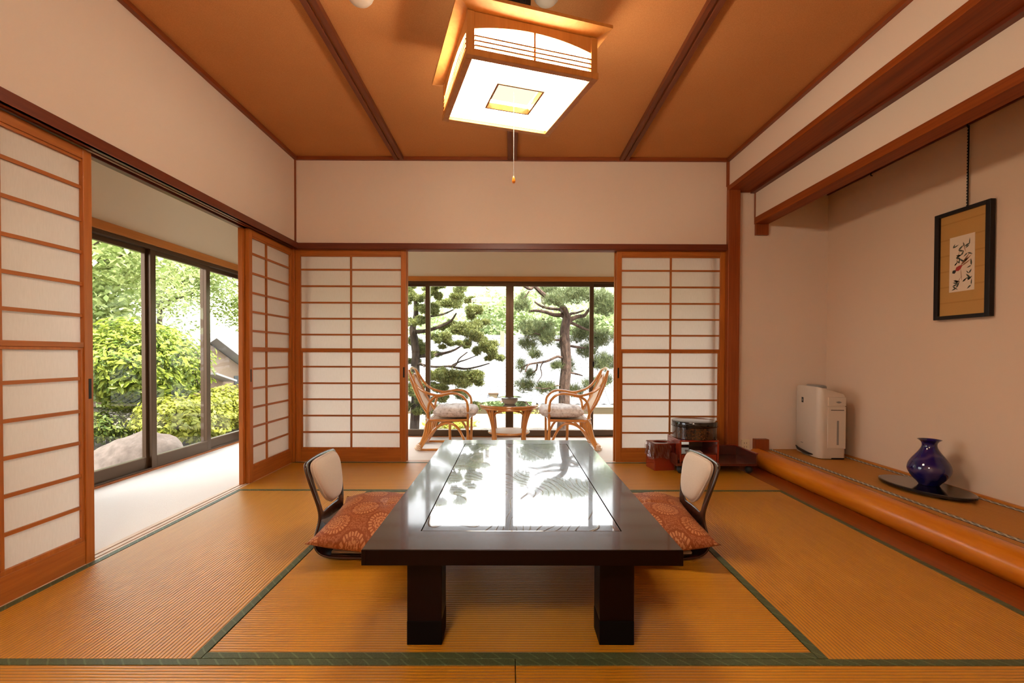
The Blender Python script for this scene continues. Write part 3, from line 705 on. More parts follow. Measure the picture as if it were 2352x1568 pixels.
# bottom diffuser with its square opening
h = .113
MB().ring((-a+.022, a-.022, -a+.022, a-.022), (-h, h, -h, h), .004, .008, 'z').build('bottom_panel', M['diffuser'], ln, rel=False)
MB().ring((-h, h, -h, h), (-h+.009, h-.009, -h+.009, h-.009), -.004, .024, 'z').build('opening_frame', LW, ln, rel=False)
box('inner_plate', M['diffuser_inner'], (-h+.009, h-.009, -h+.009, h-.009, .040, .044), ln, **kw)
# flared eave
eo, ei = .335, .272
m_ = MB()
for r_, z in ((ei, PT), (eo, PT+.022), (eo, PT+.036), (ei, PT+.020)):
    m_.v += [(-r_, -r_, z), (r_, -r_, z), (r_, r_, z), (-r_, r_, z)]
for i in range(4):
    for j in range(4):
        m_.f.append((i*4+j, i*4+(j+1) % 4, ((i+1) % 4)*4+(j+1) % 4, ((i+1) % 4)*4+j))
m_.build('eave', LW, ln, rel=False)
box('top_panel', M['top_fill'], (-ei, ei, -ei, ei, PT+.012, PT+.0185), ln, **kw)  # glowing panel added to soften the eave's shadow on the ceiling
cn = MB().lathe([(.03, PT+.02), (.045, PT+.10), (.075, PT+.17), (.085, .47), (.085, .49)], 4).build('canopy_box', M['black'], ln, .004, rel=False)
for sx, sy in ((.12, .02), (-.12, -.02), (.02, -.12), (-.02, .12)):
    m_ = MB(); zt, zb = .455, PT+.02; n = 14
    for i in range(n):
        f = (i+.5)/n; z = zb+(zt-zb)*f; k = 1.25-.35*f; cx, cyy = sx*k*.85, sy*k*.85
        hh = (zt-zb)/n*.72; ww = .0075; pts = []
        for j in range(10):
            an = 2*math.pi*j/10; p, q_ = math.cos(an)*ww, math.sin(an)*hh
            pts.append((cx+p, cyy, z+q_) if i % 2 else (cx, cyy+p, z+q_))
        m_.tube(pts, .0024, 5, True)
    m_.build('chain', M['black'], ln, rel=False, smooth=True)
MB().tube([(0, 0, .035), (0, 0, -.36)], .0013, 6).build('pull_cord', M['grey_plastic'], ln, rel=False)
MB().lathe([(.0015, .034), (.005, .028), (.008, .012), (.0085, .006), (.005, 0), (.0, -.001)], 14, (0, 0, -.392)).build('cord_knob', M['log'], ln, rel=False, smooth=True)
# unseen fill lantern, added behind the camera to brighten the near half
fill_ln = copy_tree(ln); fill_ln.location = (-.60, -.50, LC[2])
for c_ in fill_ln.children:
    if c_.name.startswith('bottom_panel'):
        c_.data = c_.data.copy(); c_.data.materials[0] = M['rear_fill']
fill_ln['label'] = 'added fill lantern out of view behind the camera'
ln['group'] = fill_ln['group'] = 'ceiling lanterns'
# ceiling detectors
for (x, y, lab) in ((-.705, 2.268, 'round white smoke detector on the ceiling, left of the lantern'), (.163, 2.262, 'round white alarm dome on the ceiling beside the lantern chain')):
    e = thing('ceiling_detector', lab, 'detector', (x, y, 2.575), 0, 'ceiling detectors')
    MB().lathe([(.064, .057), (.066, .040), (.060, .032), (.058, .022), (.045, .006), (.02, 0), (0, -.001)], 28, (x, y, 2.575)).build('cover', M['white_plastic'], e, smooth=True)
    MB().lathe([(.046, .018), (.049, .014), (.046, .0125)], 28, (x, y, 2.575)).build('slot_ring', M['grey_plastic'], e, smooth=True)

# ------------------------------------------------------------------ wagon tray, stand, round box, waste bin
wg = thing('wheeled_tray', 'dark red lacquered tray wagon on black casters before the post', 'tray', (1.63, 3.94, 0))
X0, X1, Y0, Y1 = 1.305, 1.945, 3.765, 4.115
box('tray_board', M['dark_lacquer'], (X0, X1, Y0, Y1, .066, .086), wg, .002)
for d_ in ((X0, X1, Y1-.012, Y1, .086, .165), (X0, X0+.012, Y0, Y1-.012, .086, .155), (X1-.012, X1, Y0, Y1-.012, .086, .160)):
    box('tray_side', M['dark_lacquer'], d_, wg, .002)
for d_ in ((X1-.017, X1+.004, Y0-.004, Y1, .160, .168), (X0, X1, Y1-.016, Y1+.003, .165, .172)):
    box('tray_rim', M['red_lacquer'], d_, wg, .002)
for x in (X0+.05, X1-.045):
    for y in (Y0+.045, Y1-.045):
        MB().lathe([(0, -.031), (.016, -.027), (.027, -.015), (.031, 0), (.027, .015), (.016, .027), (0, .031)], 18, (x, y, .031)).build('caster', M['rubber'], wg, smooth=True)
        
st = thing('lacquer_stand', 'red lacquered open stand with a drawer under the round box', 'stand', (1.50, 3.96, .086))
SX0, SX1, SY0, SY1, SZ0, SZ1 = 1.345, 1.655, 3.795, 4.100, .0865, .262
box('top_board', M['red_lacquer'], (SX0, SX1, SY0, SY1, SZ1-.012, SZ1), st, .003)
for x0, x1 in ((SX0, SX0+.013), (SX1-.013, SX1)): box('side_board', M['red_lacquer'], (x0, x1, SY0, SY1, SZ0, SZ1-.012), st, .002)
box('shelf', M['dark_lacquer'], (SX0+.013, SX1-.013, SY0, SY1, .150, .158), st, .002)
box('drawer_front', M['red_lacquer'], (SX0+.016, SX1-.016, SY0+.004, SY0+.02, .096, .148), st, .002)
box('drawer_box', M['dark_lacquer'], (SX0+.02, SX1-.02, SY0+.02, SY1-.01, .090, .146), st)
box('half_back_panel', plain('smoke_panel', (.16, .10, .075), .3), (1.528, SX1-.013, SY1-.008, SY1-.002, .158, SZ1-.012), st)
m_ = MB(); 
for (x, y) in ((1.40, 3.80), (1.53, 3.80), (1.545, 3.905), (1.43, 3.925)): m_.v.append((x, y, .1585))
m_.v += [(p[0], p[1], .1625) for p in m_.v]; m_.f = [(3, 2, 1, 0), (4, 5, 6, 7), (0, 1, 5, 4), (1, 2, 6, 5), (2, 3, 7, 6), (3, 0, 4, 7)]
tag(m_.build('paper_envelope', M['beige']), 'small buff paper envelope on the shelf of the red stand', 'paper')
rb = thing('round_box', 'round black lacquered box with mottled side on the red stand', 'box', (1.52, 3.958, .262))
c = (1.52, 3.958, .2622)
MB().lathe([(.172, 0), (.176, .004), (.176, .094)], 48, c).build('box_body', M['mottled'], rb, smooth=True)
MB().lathe([(.177, .094), (.179, .098), (.179, .134), (.176, .139), (.170, .1405), (0, .1405)], 48, c).build('box_lid', M['black_lacquer'], rb, bev=.001, smooth=True)
MB().tube([(c[0]+.1795*math.cos(2*math.pi*i/48), c[1]+.1795*math.sin(2*math.pi*i/48), c[2]+.096) for i in range(48)], .0022, 6, True).build('lid_rim', M['black_lacquer'], rb, smooth=True)

wb = thing('waste_bin', 'square red lacquered waste bin draped with a clear plastic bag', 'bin', (1.245, 3.975, 0), R(7))
bh = .086; kw = dict(rel=False)
MB().ring((-bh, bh, -bh, bh), (-bh+.008, bh-.008, -bh+.008, bh-.008), 0, .212, 'z').build('bin_body', M['red_lacquer'], wb, .002, rel=False)
box('bin_base', M['red_lacquer'], (-bh+.008, bh-.008, -bh+.008, bh-.008, 0, .008), wb, **kw)
m_ = MB(); sq = []; ci = []
for i in range(32):
    an = 2*math.pi*i/32; c_, s_ = math.cos(an), math.sin(an); k = bh/max(abs(c_), abs(s_)); sq.append((c_*k, s_*k)); ci.append((.058*c_, .050*s_))
for z in (.212, .220):
    m_.v += [(x, y, z) for x, y in sq]; m_.v += [(x, y, z) for x, y in ci]
for j in range(32):
    k = (j+1) % 32
    m_.f += [(j, k, 32+k, 32+j), (64+j, 64+k, 96+k, 96+j), (j, k, 64+k, 64+j), (32+j, 32+k, 96+k, 96+j)]
m_.build('bin_lid', M['red_lacquer'], wb, rel=False)
m_ = MB(); nb = 64; rows = [(.218, .003), (.19, .006), (.15, .007), (.115, .010), (.095, .013)]
for ri, (z, o_) in enumerate(rows):
    for i in range(nb):
        an = 2*math.pi*i/nb; c_, s_ = math.cos(an), math.sin(an); k = 1/max(abs(c_), abs(s_))
        w_ = o_+(.004*math.sin(an*11+ri)+.003*math.sin(an*23+2*ri))*(ri > 0)
        zz = z+(.012*math.sin(an*3+1) if ri >= 3 else 0)
        m_.v.append((c_*k*(bh+w_), s_*k*(bh+w_), zz))
for ri in range(len(rows)-1):
    for i in range(nb): m_.f.append((ri*nb+i, ri*nb+(i+1) % nb, (ri+1)*nb+(i+1) % nb, (ri+1)*nb+i))
m_.build('plastic_bag', M['film'], wb, rel=False, smooth=False)

ot = thing('wall_outlet', 'cream wall outlet plate low on the alcove end wall', 'outlet', (2.048, D-.002, .10))
box('plate', M['cream_plastic'], (2.012, 2.084, D-.007, D+.002, .10, .206), ot, .003)
for x in (2.038, 2.058):
    for z in (.135, .168): box('socket_slot', M['black'], (x-.0015, x+.0015, D-.0085, D-.006, z, z+.012), ot)

# ------------------------------------------------------------------ air purifier
ap = thing('air_purifier', 'white air purifier in the corner of the raised alcove', 'air purifier', (2.53, 3.94, .1225), R(-4)); kw = dict(rel=False)
# body: local x 0..0.19 deep (front faces -x), y -.17...17, z 0...56
fx, bxk, hw = -.095, .110, .185
outl = []
for (cx, cyy, r_, a0) in ((fx+.05, -hw+.05, .05, 180), (bxk-.02, -hw+.02, .02, 270), (bxk-.02, hw-.02, .02, 0), (fx+.05, hw-.05, .05, 90)):
    for k in range(7):
        an = R(a0+90*k/6); outl.append((cx+r_*math.cos(an), cyy+r_*math.sin(an)))
m_ = MB(); n = len(outl); hs = [(.004, .97), (.016, 1.0), (.52, 1.0), (.552, .985), (.566, .93)]
for z, k in hs:
    for x, y in outl:
        zz = z-(.055*max(0, (x-fx)/(bxk-fx)) if z > .3 else 0); m_.v.append((.015+(x-.015)*k, y*k, zz))
for i in range(len(hs)-1):
    for j in range(n): m_.f.append((i*n+j, i*n+(j+1) % n, (i+1)*n+(j+1) % n, (i+1)*n+j))
m_.f.append(tuple(reversed(range(n)))); m_.f.append(tuple((len(hs)-1)*n+j for j in range(n)))
m_.build('housing', M['white_plastic'], ap, rel=False, smooth=True)
m_ = MB(); m_.lathe([(0, .0), (.09, 0), (.09, .016), (.075, .024), (0, .026)], 28, (0, 0, 0), .72, 1.0); m_.v = [(x-.015, y, z+.553-.1*max(0, x)) for x, y, z in m_.v]
m_.build('top_grille', M['grey_plastic'], ap, rel=False)
box('display_badge', M['black'], (fx-.002, fx+.004, .040, .068, .425, .468), ap, .001, **kw)
box('badge_mark', M['grey_plastic'], (fx-.003, fx-.0015, .048, .060, .438, .455), ap, **kw)
box('name_mark', M['grey_plastic'], (fx-.0015, fx+.002, .040, .075, .088, .094), ap, **kw)
# lower front lip with its intake
m_ = MB(); pts = [(fx-.001, .15, .048), (fx-.008, .10, .034), (fx-.010, .02, .026), (fx-.008, -.06, .022), (fx+.004, -.11, .022)]
m_.tube(pts, [.004, .010, .011, .009, .004], 8, k=4); m_.build('intake_slot', M['black'], ap, rel=False, smooth=True)
m_ = MB(); m_.lathe([(.0, 0), (.185, 0), (.19, .006), (.185, .010), (0, .012)], 32, (0.015, 0, -.0005), .62, .95); m_.build('base_foot', M['grey_plastic'], ap, rel=False)
# side (towards -y): water tank panel
ys = -hw
box('tank_panel', M['white_plastic'], (-.028, .108, ys-.004, ys+.01, .085, .415), ap, .003, **kw)
box('tank_cap', M['white_plastic'], (-.028, .108, ys-.006, ys+.01, .420, .490), ap, .004, **kw)
box('water_gauge', M['grey_plastic'], (.040, .055, ys-.0055, ys, .115, .305), ap, .001, **kw)
box('tank_grip', M['black'], (-.006, .092, ys-.0055, ys, .385, .390), ap, **kw)
m_ = MB(); m_.prism([(.030, .452), (.040, .444), (.052, .441), (.064, .444), (.074, .452), (.052, .458)], ys-.008, ys-.005, 'y'); m_.build('tank_emblem', M['grey_plastic'], ap, rel=False)
box('plug_recess', M['black'], (.005, .10, ys-.001, ys+.02, .004, .012), ap, **kw)

# ------------------------------------------------------------------ vase on its tray
tr = thing('display_tray', 'black lacquered oval tray under the blue vase', 'tray', (2.515, 2.90, .1225), R(8))
MB().lathe([(0, .016), (.18, .010), (.215, .011), (.224, .015), (.224, .028), (.216, .031), (0, .030)], 56, (0, 0, 0), .70, 1.22).build('tray_top', M['black_lacquer'], tr, rel=False, smooth=False)
for sx, sy in ((-.06, -.16), (.06, -.16), (-.06, .16), (.06, .16)):
    MB().lathe([(.020, 0), (.024, .004), (.030, .0165)], 14, (sx, sy, 0), 1, 1.3).build('tray_foot', M['black_lacquer'], tr, rel=False, smooth=True)
m_ = MB(); vp = [(0, 0), (.044, 0), (.052, .004), (.060, .016), (.084, .042), (.103, .075), (.108, .098), (.103, .125), (.085, .158), (.060, .192), (.042, .222), (.037, .243), (.042, .260), (.056, .272), (.060, .275), (.055, .272), (.038, .256), (.032, .24), (.04, .215), (.02, .19), (0, .185)]
m_.lathe([(r_, z) for r_, z in [(p.x, p.z) for p in crs([(r_, 0, z) for r_, z in vp], 2)]], 40)
vs = m_.build('vase', M['vase'], smooth=True); vs.location = (2.555, 2.915, .1537)
tag(vs, 'cobalt blue marbled glass vase with flared lip on the oval tray', 'vase')

# ------------------------------------------------------------------ framed picture on its cord
pf = thing('framed_picture', 'bird and flower picture in a black frame hung in the alcove', 'picture', (2.735, 2.903, 1.165))
PY0_, PY1_, PZ0, PZ1 = 2.722, 3.083, 1.165, 1.830
MB().ring((PY0_, PY1_, PZ0, PZ1), (PY0_+.030, PY1_-.030, PZ0+.022, PZ1-.022), 2.712, 2.742, 'x').build('frame', M['black'], pf, .002)
t = NT('tan_mount'); tc = t.n('ShaderNodeTexCoord'); sp = t.n('ShaderNodeSeparateXYZ'); t.l(tc.outputs['Object'], sp.inputs[0])
zb_ = t.math('LESS_THAN', t.math('FRACT', t.math('MULTIPLY', sp.outputs[2], 1/.098)), .09); f = t.noise(t.coord((1, 1, 1)), 200, 2)
t.set(color=t.mix(t.math('MULTIPLY_ADD', zb_, .5, t.math('MULTIPLY', f, .3)), (.44, .225, .055), (.33, .15, .03)), rough=.6); 
box('mount', t.m, (2.728, 2.734, PY0_+.028, PY1_-.028, PZ0+.02, PZ1-.02), pf)
pc = box('painting', plain('painting_paper', (.66, .52, .38), .7), (2.7265, 2.7285, 2.826, 2.988, 1.330, 1.666), pf)
def blades(name, mat, strokes):
    m_ = MB()
    for (y, z, an, L, w) in strokes:
        c_, s_ = math.cos(R(an)), math.sin(R(an)); b = len(m_.v)
        P = [(0, 0), (.3, .5), (.6, .45), (1, .06), (.6, -.35), (.3, -.45)]
        for p, q in P: m_.v.append((2.7258, y+(p*L*c_-q*w*s_), z+(p*L*s_+q*w*c_)))
        m_.f.append(tuple(range(b, b+6)))
    return m_.build(name, mat, pc)
ink = plain('ink_green', (.055, .06, .04), .8); inkr = plain('ink_red', (.36, .03, .02), .8); inkb = plain('ink_brown', (.22, .085, .03), .8); inkk = plain('ink_black', (.02, .018, .018), .8)
ls = []
rr = random.Random(4)
for (y, z) in ((2.965, 1.60), (2.93, 1.58), (2.89, 1.595), (2.86, 1.60), (2.945, 1.535), (2.91, 1.545), (2.87, 1.555), (2.955, 1.49), (2.92, 1.50), (2.89, 1.505), (2.845, 1.475), (2.86, 1.43), (2.85, 1.40), (2.96, 1.40), (2.93, 1.38), (2.90, 1.385), (2.87, 1.39), (2.965, 1.365), (2.94, 1.352), (2.845, 1.36)):
    for k in range(2):
        for _ in range(30):
            an, L = rr.choice((20, 50, 150, 130, 200, 330, 80))+rr.uniform(-15, 15), rr.uniform(.026, .046)
            if 2.834 < y+L*math.cos(R(an)) < 2.980 and 1.338 < z+L*math.sin(R(an)) < 1.658: break
        ls.append((y, z, an, L, rr.uniform(.007, .012)))
blades('painted_leaves', ink, ls)
blades('painted_stems', inkb, [(2.95, 1.36, 125, .08, .004), (2.905, 1.39, 85, .09, .004), (2.945, 1.49, 105, .11, .004), (2.88, 1.56, 70, .07, .004), (2.915, 1.485, 142, .095, .010), (2.912, 1.490, 132, .090, .009), (2.910, 1.480, 152, .075, .008)])
blades('painted_bird', inkr, [(2.950, 1.458, 148, .060, .030)])
blades('painted_bird_head', inkk, [(2.968, 1.447, 148, .032, .024)])
hc = thing('picture_cord', 'black and white twisted cord hanging from the alcove picture rail', 'cord', (2.735, 2.886, 1.83))
MB().tube([(2.735, 2.886, 1.828), (2.735, 2.886, 2.315)], .0055, 8).build('cord', M['black'], hc, smooth=True)
m_ = MB()
for i in range(26): m_.box(2.7285, 2.7305, 2.8835, 2.8885, 1.842+i*.018, 1.849+i*.018)
m_.build('white_strands', M['white_plastic'], hc, kind='stuff')
MB().tube([(2.74, 2.886, 2.335), (2.728, 2.886, 2.325), (2.728, 2.886, 2.310), (2.738, 2.886, 2.308)], .004, 8).build('hook', M['black'], hc, smooth=True)
struct('trim_21', M['dark_y'], (2.735, 2.752, YN, D, 2.322, 2.338))
hk = MB().tube([(2.745, 3.66, 2.33), (2.73, 3.66, 2.318), (2.732, 3.66, 2.303), (2.742, 3.66, 2.302)], .0045, 8).build('rail_hook', M['black'], smooth=True)
tag(hk, 'spare black hook on the alcove picture rail', 'hook')

# ------------------------------------------------------------------ rattan chairs and table on the veranda
def rattan_chair(label, cx, s, grp):
    """s=+1: chair on the left whose back leans to -x; s=-1 its mirror"""
    e = thing('rattan_armchair', label, 'chair', (cx+s*-.62, 4.87, -.002), 0, grp); RM = M['rattan']; r = .0125
    YA, YB = 4.645, 5.095
    def T(name, pts, rad=r, k=5, par=None, mat=None, n=8):
        return MB().tube([(cx+s*x, y, z) for x, y, z in pts], rad, n, k=k).build(name, mat or RM, par or e, smooth=True)
    arm = [(-.40, .0), (-.398, .20), (-.40, .443), (-.43, .514), (-.485, .553), (-.555, .560), (-.63, .548), (-.70, .541), (-.785, .562), (-.84, .588), (-.895, .635), (-.955, .735), (-.975, .775)]
    for y, yi in ((YA, .06), (YB, -.06)):
        T('arm_rod', [(x, y+(yi*max(0, (z-.63)/.15) if x < -.85 else 0), z) for x, z in arm])
        T('back_rod', [(-.975, y+yi*1.0, .775), (-.945, y+yi*.5, .67), (-.865, y+yi*.25, .485), (-.79, y+yi*.1, .365), (-.775, y+yi*.1, .295)])
        T('inner_arm_rod', [(-.785, y, .30), (-.785, y, .38), (-.775, y, .445), (-.75, y, .495), (-.70, y, .528), (-.63, y, .542)])
        T('seat_rail', [(-.775, y, .298), (-.60, y, .296), (-.40, y, .302)], r*1.1, 3)
        T('brace_arch', [(-.855, y, .03), (-.772, y, .15), (-.69, y, .235), (-.61, y, .270), (-.54, y, .262), (-.48, y, .205), (-.43, y, .10), (-.418, y, .0)])
        for d in (-.016, 0, .018):
            T('rear_leg_rod', [(-.775+d, y+(yi*.15), .300), (-.80+d*1.2, y, .16), (-.868+d*.4, y+yi*.2, .018)])
        MB().lathe([(.028, 0), (.034, .01), (.030, .035), (.026, .05)], 14, (cx+s*-.872, y+yi*.2, .012)).build('cane_wrap', M['cane'], e, smooth=True)
        T('tie_ribbon', [(-.79, y-.015, .335), (-.80, y-.02, .32), (-.775, y-.018, .312), (-.785, y-.024, .295), (-.80, y-.018, .27)], .004, 4, None, M['seat_cloth'], 6)
    T('top_bow', [(-.975, YA+.06, .775), (-.985, YA+.12, .793), (-.988, 4.87, .803), (-.985, YB-.12, .793), (-.975, YB-.06, .775)])
    T('inner_back_bow', [(-.80, YA+.07, .365), (-.87, YA+.09, .50), (-.935, YA+.12, .66), (-.955, YA+.18, .725), (-.96, 4.87, .74), (-.955, YB-.18, .725), (-.935, YB-.12, .66), (-.87, YB-.09, .50), (-.80, YB-.07, .365)], r*.85)
    T('floor_ring', [(-.42, YA, .014), (-.70, YA, .014), (-.86, YA+.01, .014), (-.915, YA+.08, .014), (-.925, 4.87, .014), (-.915, YB-.08, .014), (-.86, YB-.01, .014), (-.70, YB, .014), (-.42, YB, .014)])
    for x, z in ((-.40, .298), (-.775, .298)): T('cross_rail', [(x, YA, z), (x, YB, z)], r*1.1, 0)
    T('centre_strut', [(-.62, YB-.02, .0), (-.625, YB-.02, .15), (-.62, YB-.02, .285)], r*1.1, 3)
    # woven back, between the inner bow rods
    m_ = MB(); rows = [(-.795, .355, .155), (-.83, .43, .148), (-.87, .50, .138), (-.905, .585, .122), (-.935, .66, .105), (-.953, .72, .055)]
    for x, z, w in rows:
        for t_ in (-1, -.5, 0, .5, 1): m_.v.append((cx+s*(x-.012*(1-t_*t_)), 4.87+t_*w, z))
    for i in range(len(rows)-1):
        for j in range(4): m_.f.append((i*5+j, i*5+j+1, (i+1)*5+j+1, (i+1)*5+j))
    m_.build('woven_back', M['cane'], e, smooth=True, solid=.006)
    m_ = MB(); m_.box(cx+min(s*-.77, s*-.40), cx+max(s*-.77, s*-.40), YA+.01, YB-.01, .292, .300); m_.build('woven_seat', M['cane'], e)
    # seat cushion
    m_ = MB(); N = 20
    for sg in (1, -1):
        for i in range(N+1):
            for j in range(N+1):
                u, v = -1+2*i/N, -1+2*j/N; d = max(0, 1-abs(u)**4)*max(0, 1-abs(v)**4)
                x = -.532+.222*u*(1-.10*(abs(v)**4)); y = 4.87+.245*v*(1-.10*(abs(u)**4))
                m_.v.append((cx+s*x, y, .372+sg*.058*d**.45+(.004 if sg > 0 else 0)*math.sin(7*u+3*v)))
    n = N+1
    for b in (0, n*n):
        for i in range(N):
            for j in range(N): m_.f.append((b+i*n+j, b+(i+1)*n+j, b+(i+1)*n+j+1, b+i*n+j+1))
    o = m_.build('seat_cushion', M['seat_cloth'], smooth=True, weld=True)
    tag(o, 'grey patterned seat cushion on the '+('left' if s > 0 else 'right')+' rattan armchair', 'cushion', 'rattan chair cushions')
    return e
GR = 'rattan armchairs on the veranda'
rattan_chair('rattan armchair with woven back, left of the small round table', -.012, 1, GR)
rattan_chair('rattan armchair with woven back, right of the small round table', -.020, -1, GR)
rt = thing('rattan_table', 'small round rattan table with glass top between the armchairs', 'table', (-.012, 4.86, -.002)); RC = (-.012, 4.86)
def circ(r_, z, n=40): return [(RC[0]+r_*math.cos(2*math.pi*i/n), RC[1]+r_*math.sin(2*math.pi*i/n), z) for i in range(n)]
MB().tube(circ(.288, .430), .013, 8, True).build('rim_hoop', M['rattan'], rt, smooth=True)
MB().tube(circ(.283, .408), .011, 8, True).build('rim_hoop', M['rattan'], rt, smooth=True)
MB().lathe([(0, .4375), (.292, .4375), (.295, .440), (.292, .4435), (0, .4435)], 48, (*RC, 0)).build('glass_top', M['clear'], rt)
MB().tube(circ(.20, .158), .012, 8, True).build('shelf_hoop', M['rattan'], rt, smooth=True)
MB().lathe([(0, .160), (.20, .160), (.20, .168), (0, .168)], 40, (*RC, 0)).build('woven_shelf', M['cane'], rt)
for q in range(4):
    an = R(45+90*q)
    for d in (-.16, 0, .16):
        a2 = an+d; pts = []
        for r_, z, k in ((.272 if d else .262, .425, 1.0), (.262, .385, .8), (.235, .31, .55), (.214, .22, .42), (.207, .15, .4), (.210, .07, .42), (.214, .0, .45)):
            aa = an+d*k; pts.append((RC[0]+r_*math.cos(aa), RC[1]+r_*math.sin(aa), z))
        MB().tube(pts, .0125, 8, k=4).build('leg_rod', M['rattan'], rt, smooth=True)
    a3 = an+R(90); pts = []
    for k in range(9):
        u = k/8; aa = an+R(90)*u; pts.append((RC[0]+.232*math.cos(aa)*(1+.04*math.sin(math.pi*u)), RC[1]+.232*math.sin(aa)*(1+.04*math.sin(math.pi*u)), .30+.098*math.sin(math.pi*u)**.45))
    MB().tube(pts, .010, 8, k=3).build('arch_rod', M['rattan'], rt, smooth=True)
bw = thing('glass_dish', 'white dish with a clear wide rim on the rattan table', 'dish', (-.005, 4.80, .4436))
c = (-.005, 4.80, .4438)
MB().lathe([(0, 0), (.05, 0), (.058, .006), (.078, .03), (.084, .052), (.078, .058), (.07, .05), (0, .03)], 36, c).build('dish_body', M['white_plastic'], bw, smooth=True)
MB().lathe([(.07, .060), (.12, .066), (.124, .070), (.12, .072), (.07, .066)], 36, c).build('clear_rim', M['clear'], bw, smooth=True)
#GARDEN
# ------------------------------------------------------------------ the garden outside
def leafmesh(name, P, size, mat, parent, aspect=.45, up=.4, outward=None, kind='stuff', jit=.35, fold=.12):
    n = len(P); P = np.asarray(P, float)
    nr = rng.normal(size=(n, 3)); nr /= np.linalg.norm(nr, axis=1)[:, None]
    nr[:, 2] = np.abs(nr[:, 2])*(1)+up
    if outward is not None: nr = nr*.6+np.asarray(outward)*.9
    nr /= np.linalg.norm(nr, axis=1)[:, None]
    d = rng.normal(size=(n, 3)); d -= nr*(d*nr).sum(1)[:, None]; d /= np.linalg.norm(d, axis=1)[:, None]
    w = np.cross(nr, d); L = size*(1+jit*(rng.random(n)-.5)*2)
    a = P-d*L[:, None]*.5; b = P+w*(L*aspect*.5)[:, None]+nr*(L*fold)[:, None]; c = P+d*L[:, None]*.5; e = P-w*(L*aspect*.5)[:, None]+nr*(L*fold)[:, None]
    V = np.stack([a, b, c, e], 1).reshape(-1, 3)
    off = np.array(OFF.get(parent.name, Vector((0, 0, 0)))) if parent is not None else 0
    return rawquads(name, V-off, 4, mat, parent, kind)
def rawquads(name, V, k, mat, parent, kind):
    n = len(V)//k; me = bpy.data.meshes.new(name)
    me.vertices.add(n*k); me.vertices.foreach_set('co', V.astype(np.float32).ravel())
    me.loops.add(n*k); me.loops.foreach_set('vertex_index', np.arange(n*k, dtype=np.int32))
    me.polygons.add(n); me.polygons.foreach_set('loop_start', np.arange(0, n*k, k, dtype=np.int32))
    try: me.polygons.foreach_set('loop_total', np.full(n, k, dtype=np.int32))
    except Exception: pass
    me.update(calc_edges=True)
    return link(name, me, mat, parent, kind=kind, off=OFF.get(parent.name) if parent is not None else None)
def blob(n, c, r, shell=.55, lumps=0.12, up=True, seed=0):
    """points in the outer part of an ellipsoid with a lumpy surface, and their outward directions"""
    d = rng.normal(size=(n, 3)); d /= np.linalg.norm(d, axis=1)[:, None]
    k = shell+(1-shell)*rng.random(n)**.6
    f = 1+lumps*(np.sin(d[:, 0]*7+seed)+np.sin(d[:, 1]*8+seed*2)+np.sin(d[:, 2]*9+seed*3))
    return np.array(c)+d*np.array(r)*(k*f)[:, None], d
def trunk_mesh(paths, parent, mat, name='trunk', n=8):
    m_ = MB()
    for pts, rad in paths: m_.tube(pts, rad, n, k=4)
    return m_.build(name, mat, parent, smooth=True)
struct('ground', M['soil'], (-60, -2.96, -20, 90, -.75, -.45))
struct('ground_back', M['soil'], (-2.96, 60, 5.58, 11.2, -.75, -.45))
struct('ground_far', M['soil'], (-2.96, 60, 11.2, 90, -3.2, -2.6))
m_ = MB(); N = 40
for i in range(N+1):
    for j in range(9):
        a = R(40+100*i/N); d = 42+7*j; z = -3+j*2.7+3.5*math.sin(i*.5+1)+1.5*math.sin(i*1.3)*j/8
        m_.v.append((d*math.cos(a), d*math.sin(a), z))
for i in range(N):
    for j in range(8): m_.f.append((i*9+j, i*9+j+1, (i+1)*9+j+1, (i+1)*9+j))
m_.build('hill', M['hill'], kind='structure', smooth=True)

# camellia shrub: the leaves one can pick out are single parts
SC = (-5.95, 7.75, .72); SRr = (.90, 1.0, .68)
cs = thing('camellia_shrub', 'tall rounded shrub with large glossy leaves outside the side windows', 'shrub', (SC[0], SC[1], -.45))
trunk_mesh([([(SC[0], SC[1], -.5), (SC[0]+.05, SC[1]-.05, .1), (SC[0], SC[1], .6)], [.09, .06, .04]), ([(SC[0]+.04, SC[1], 0), (SC[0]+.3, SC[1]+.3, .45), (SC[0]+.5, SC[1]+.5, .8)], [.05, .02]), ([(SC[0]+.04, SC[1], 0), (SC[0]+.3, SC[1]-.3, .45), (SC[0]+.4, SC[1]-.6, .8)], [.05, .02])], cs, M['bark'])
P, dr = blob(11000, SC, SRr, .62, .05, seed=2)
leafmesh('foliage', P, .098, M['leaf_camellia'], cs, .42, .5, dr)
me = bpy.data.meshes.new('leaf'); L_, W_ = .058, .023
me.from_pydata([(-L_, 0, 0), (-L_*.35, W_*.9, .012), (L_*.3, W_, .014), (L_, 0, 0), (L_*.3, -W_, .014), (-L_*.35, -W_*.9, .012), (0, 0, 0)], [], [(0, 6, 1), (1, 6, 2), (2, 6, 3), (3, 6, 4), (4, 6, 5), (5, 6, 0)])
me.materials.append(M['leaf_camellia'])
cnt = 0; tocam = Vector((5.4, -7.2, .2)).normalized()
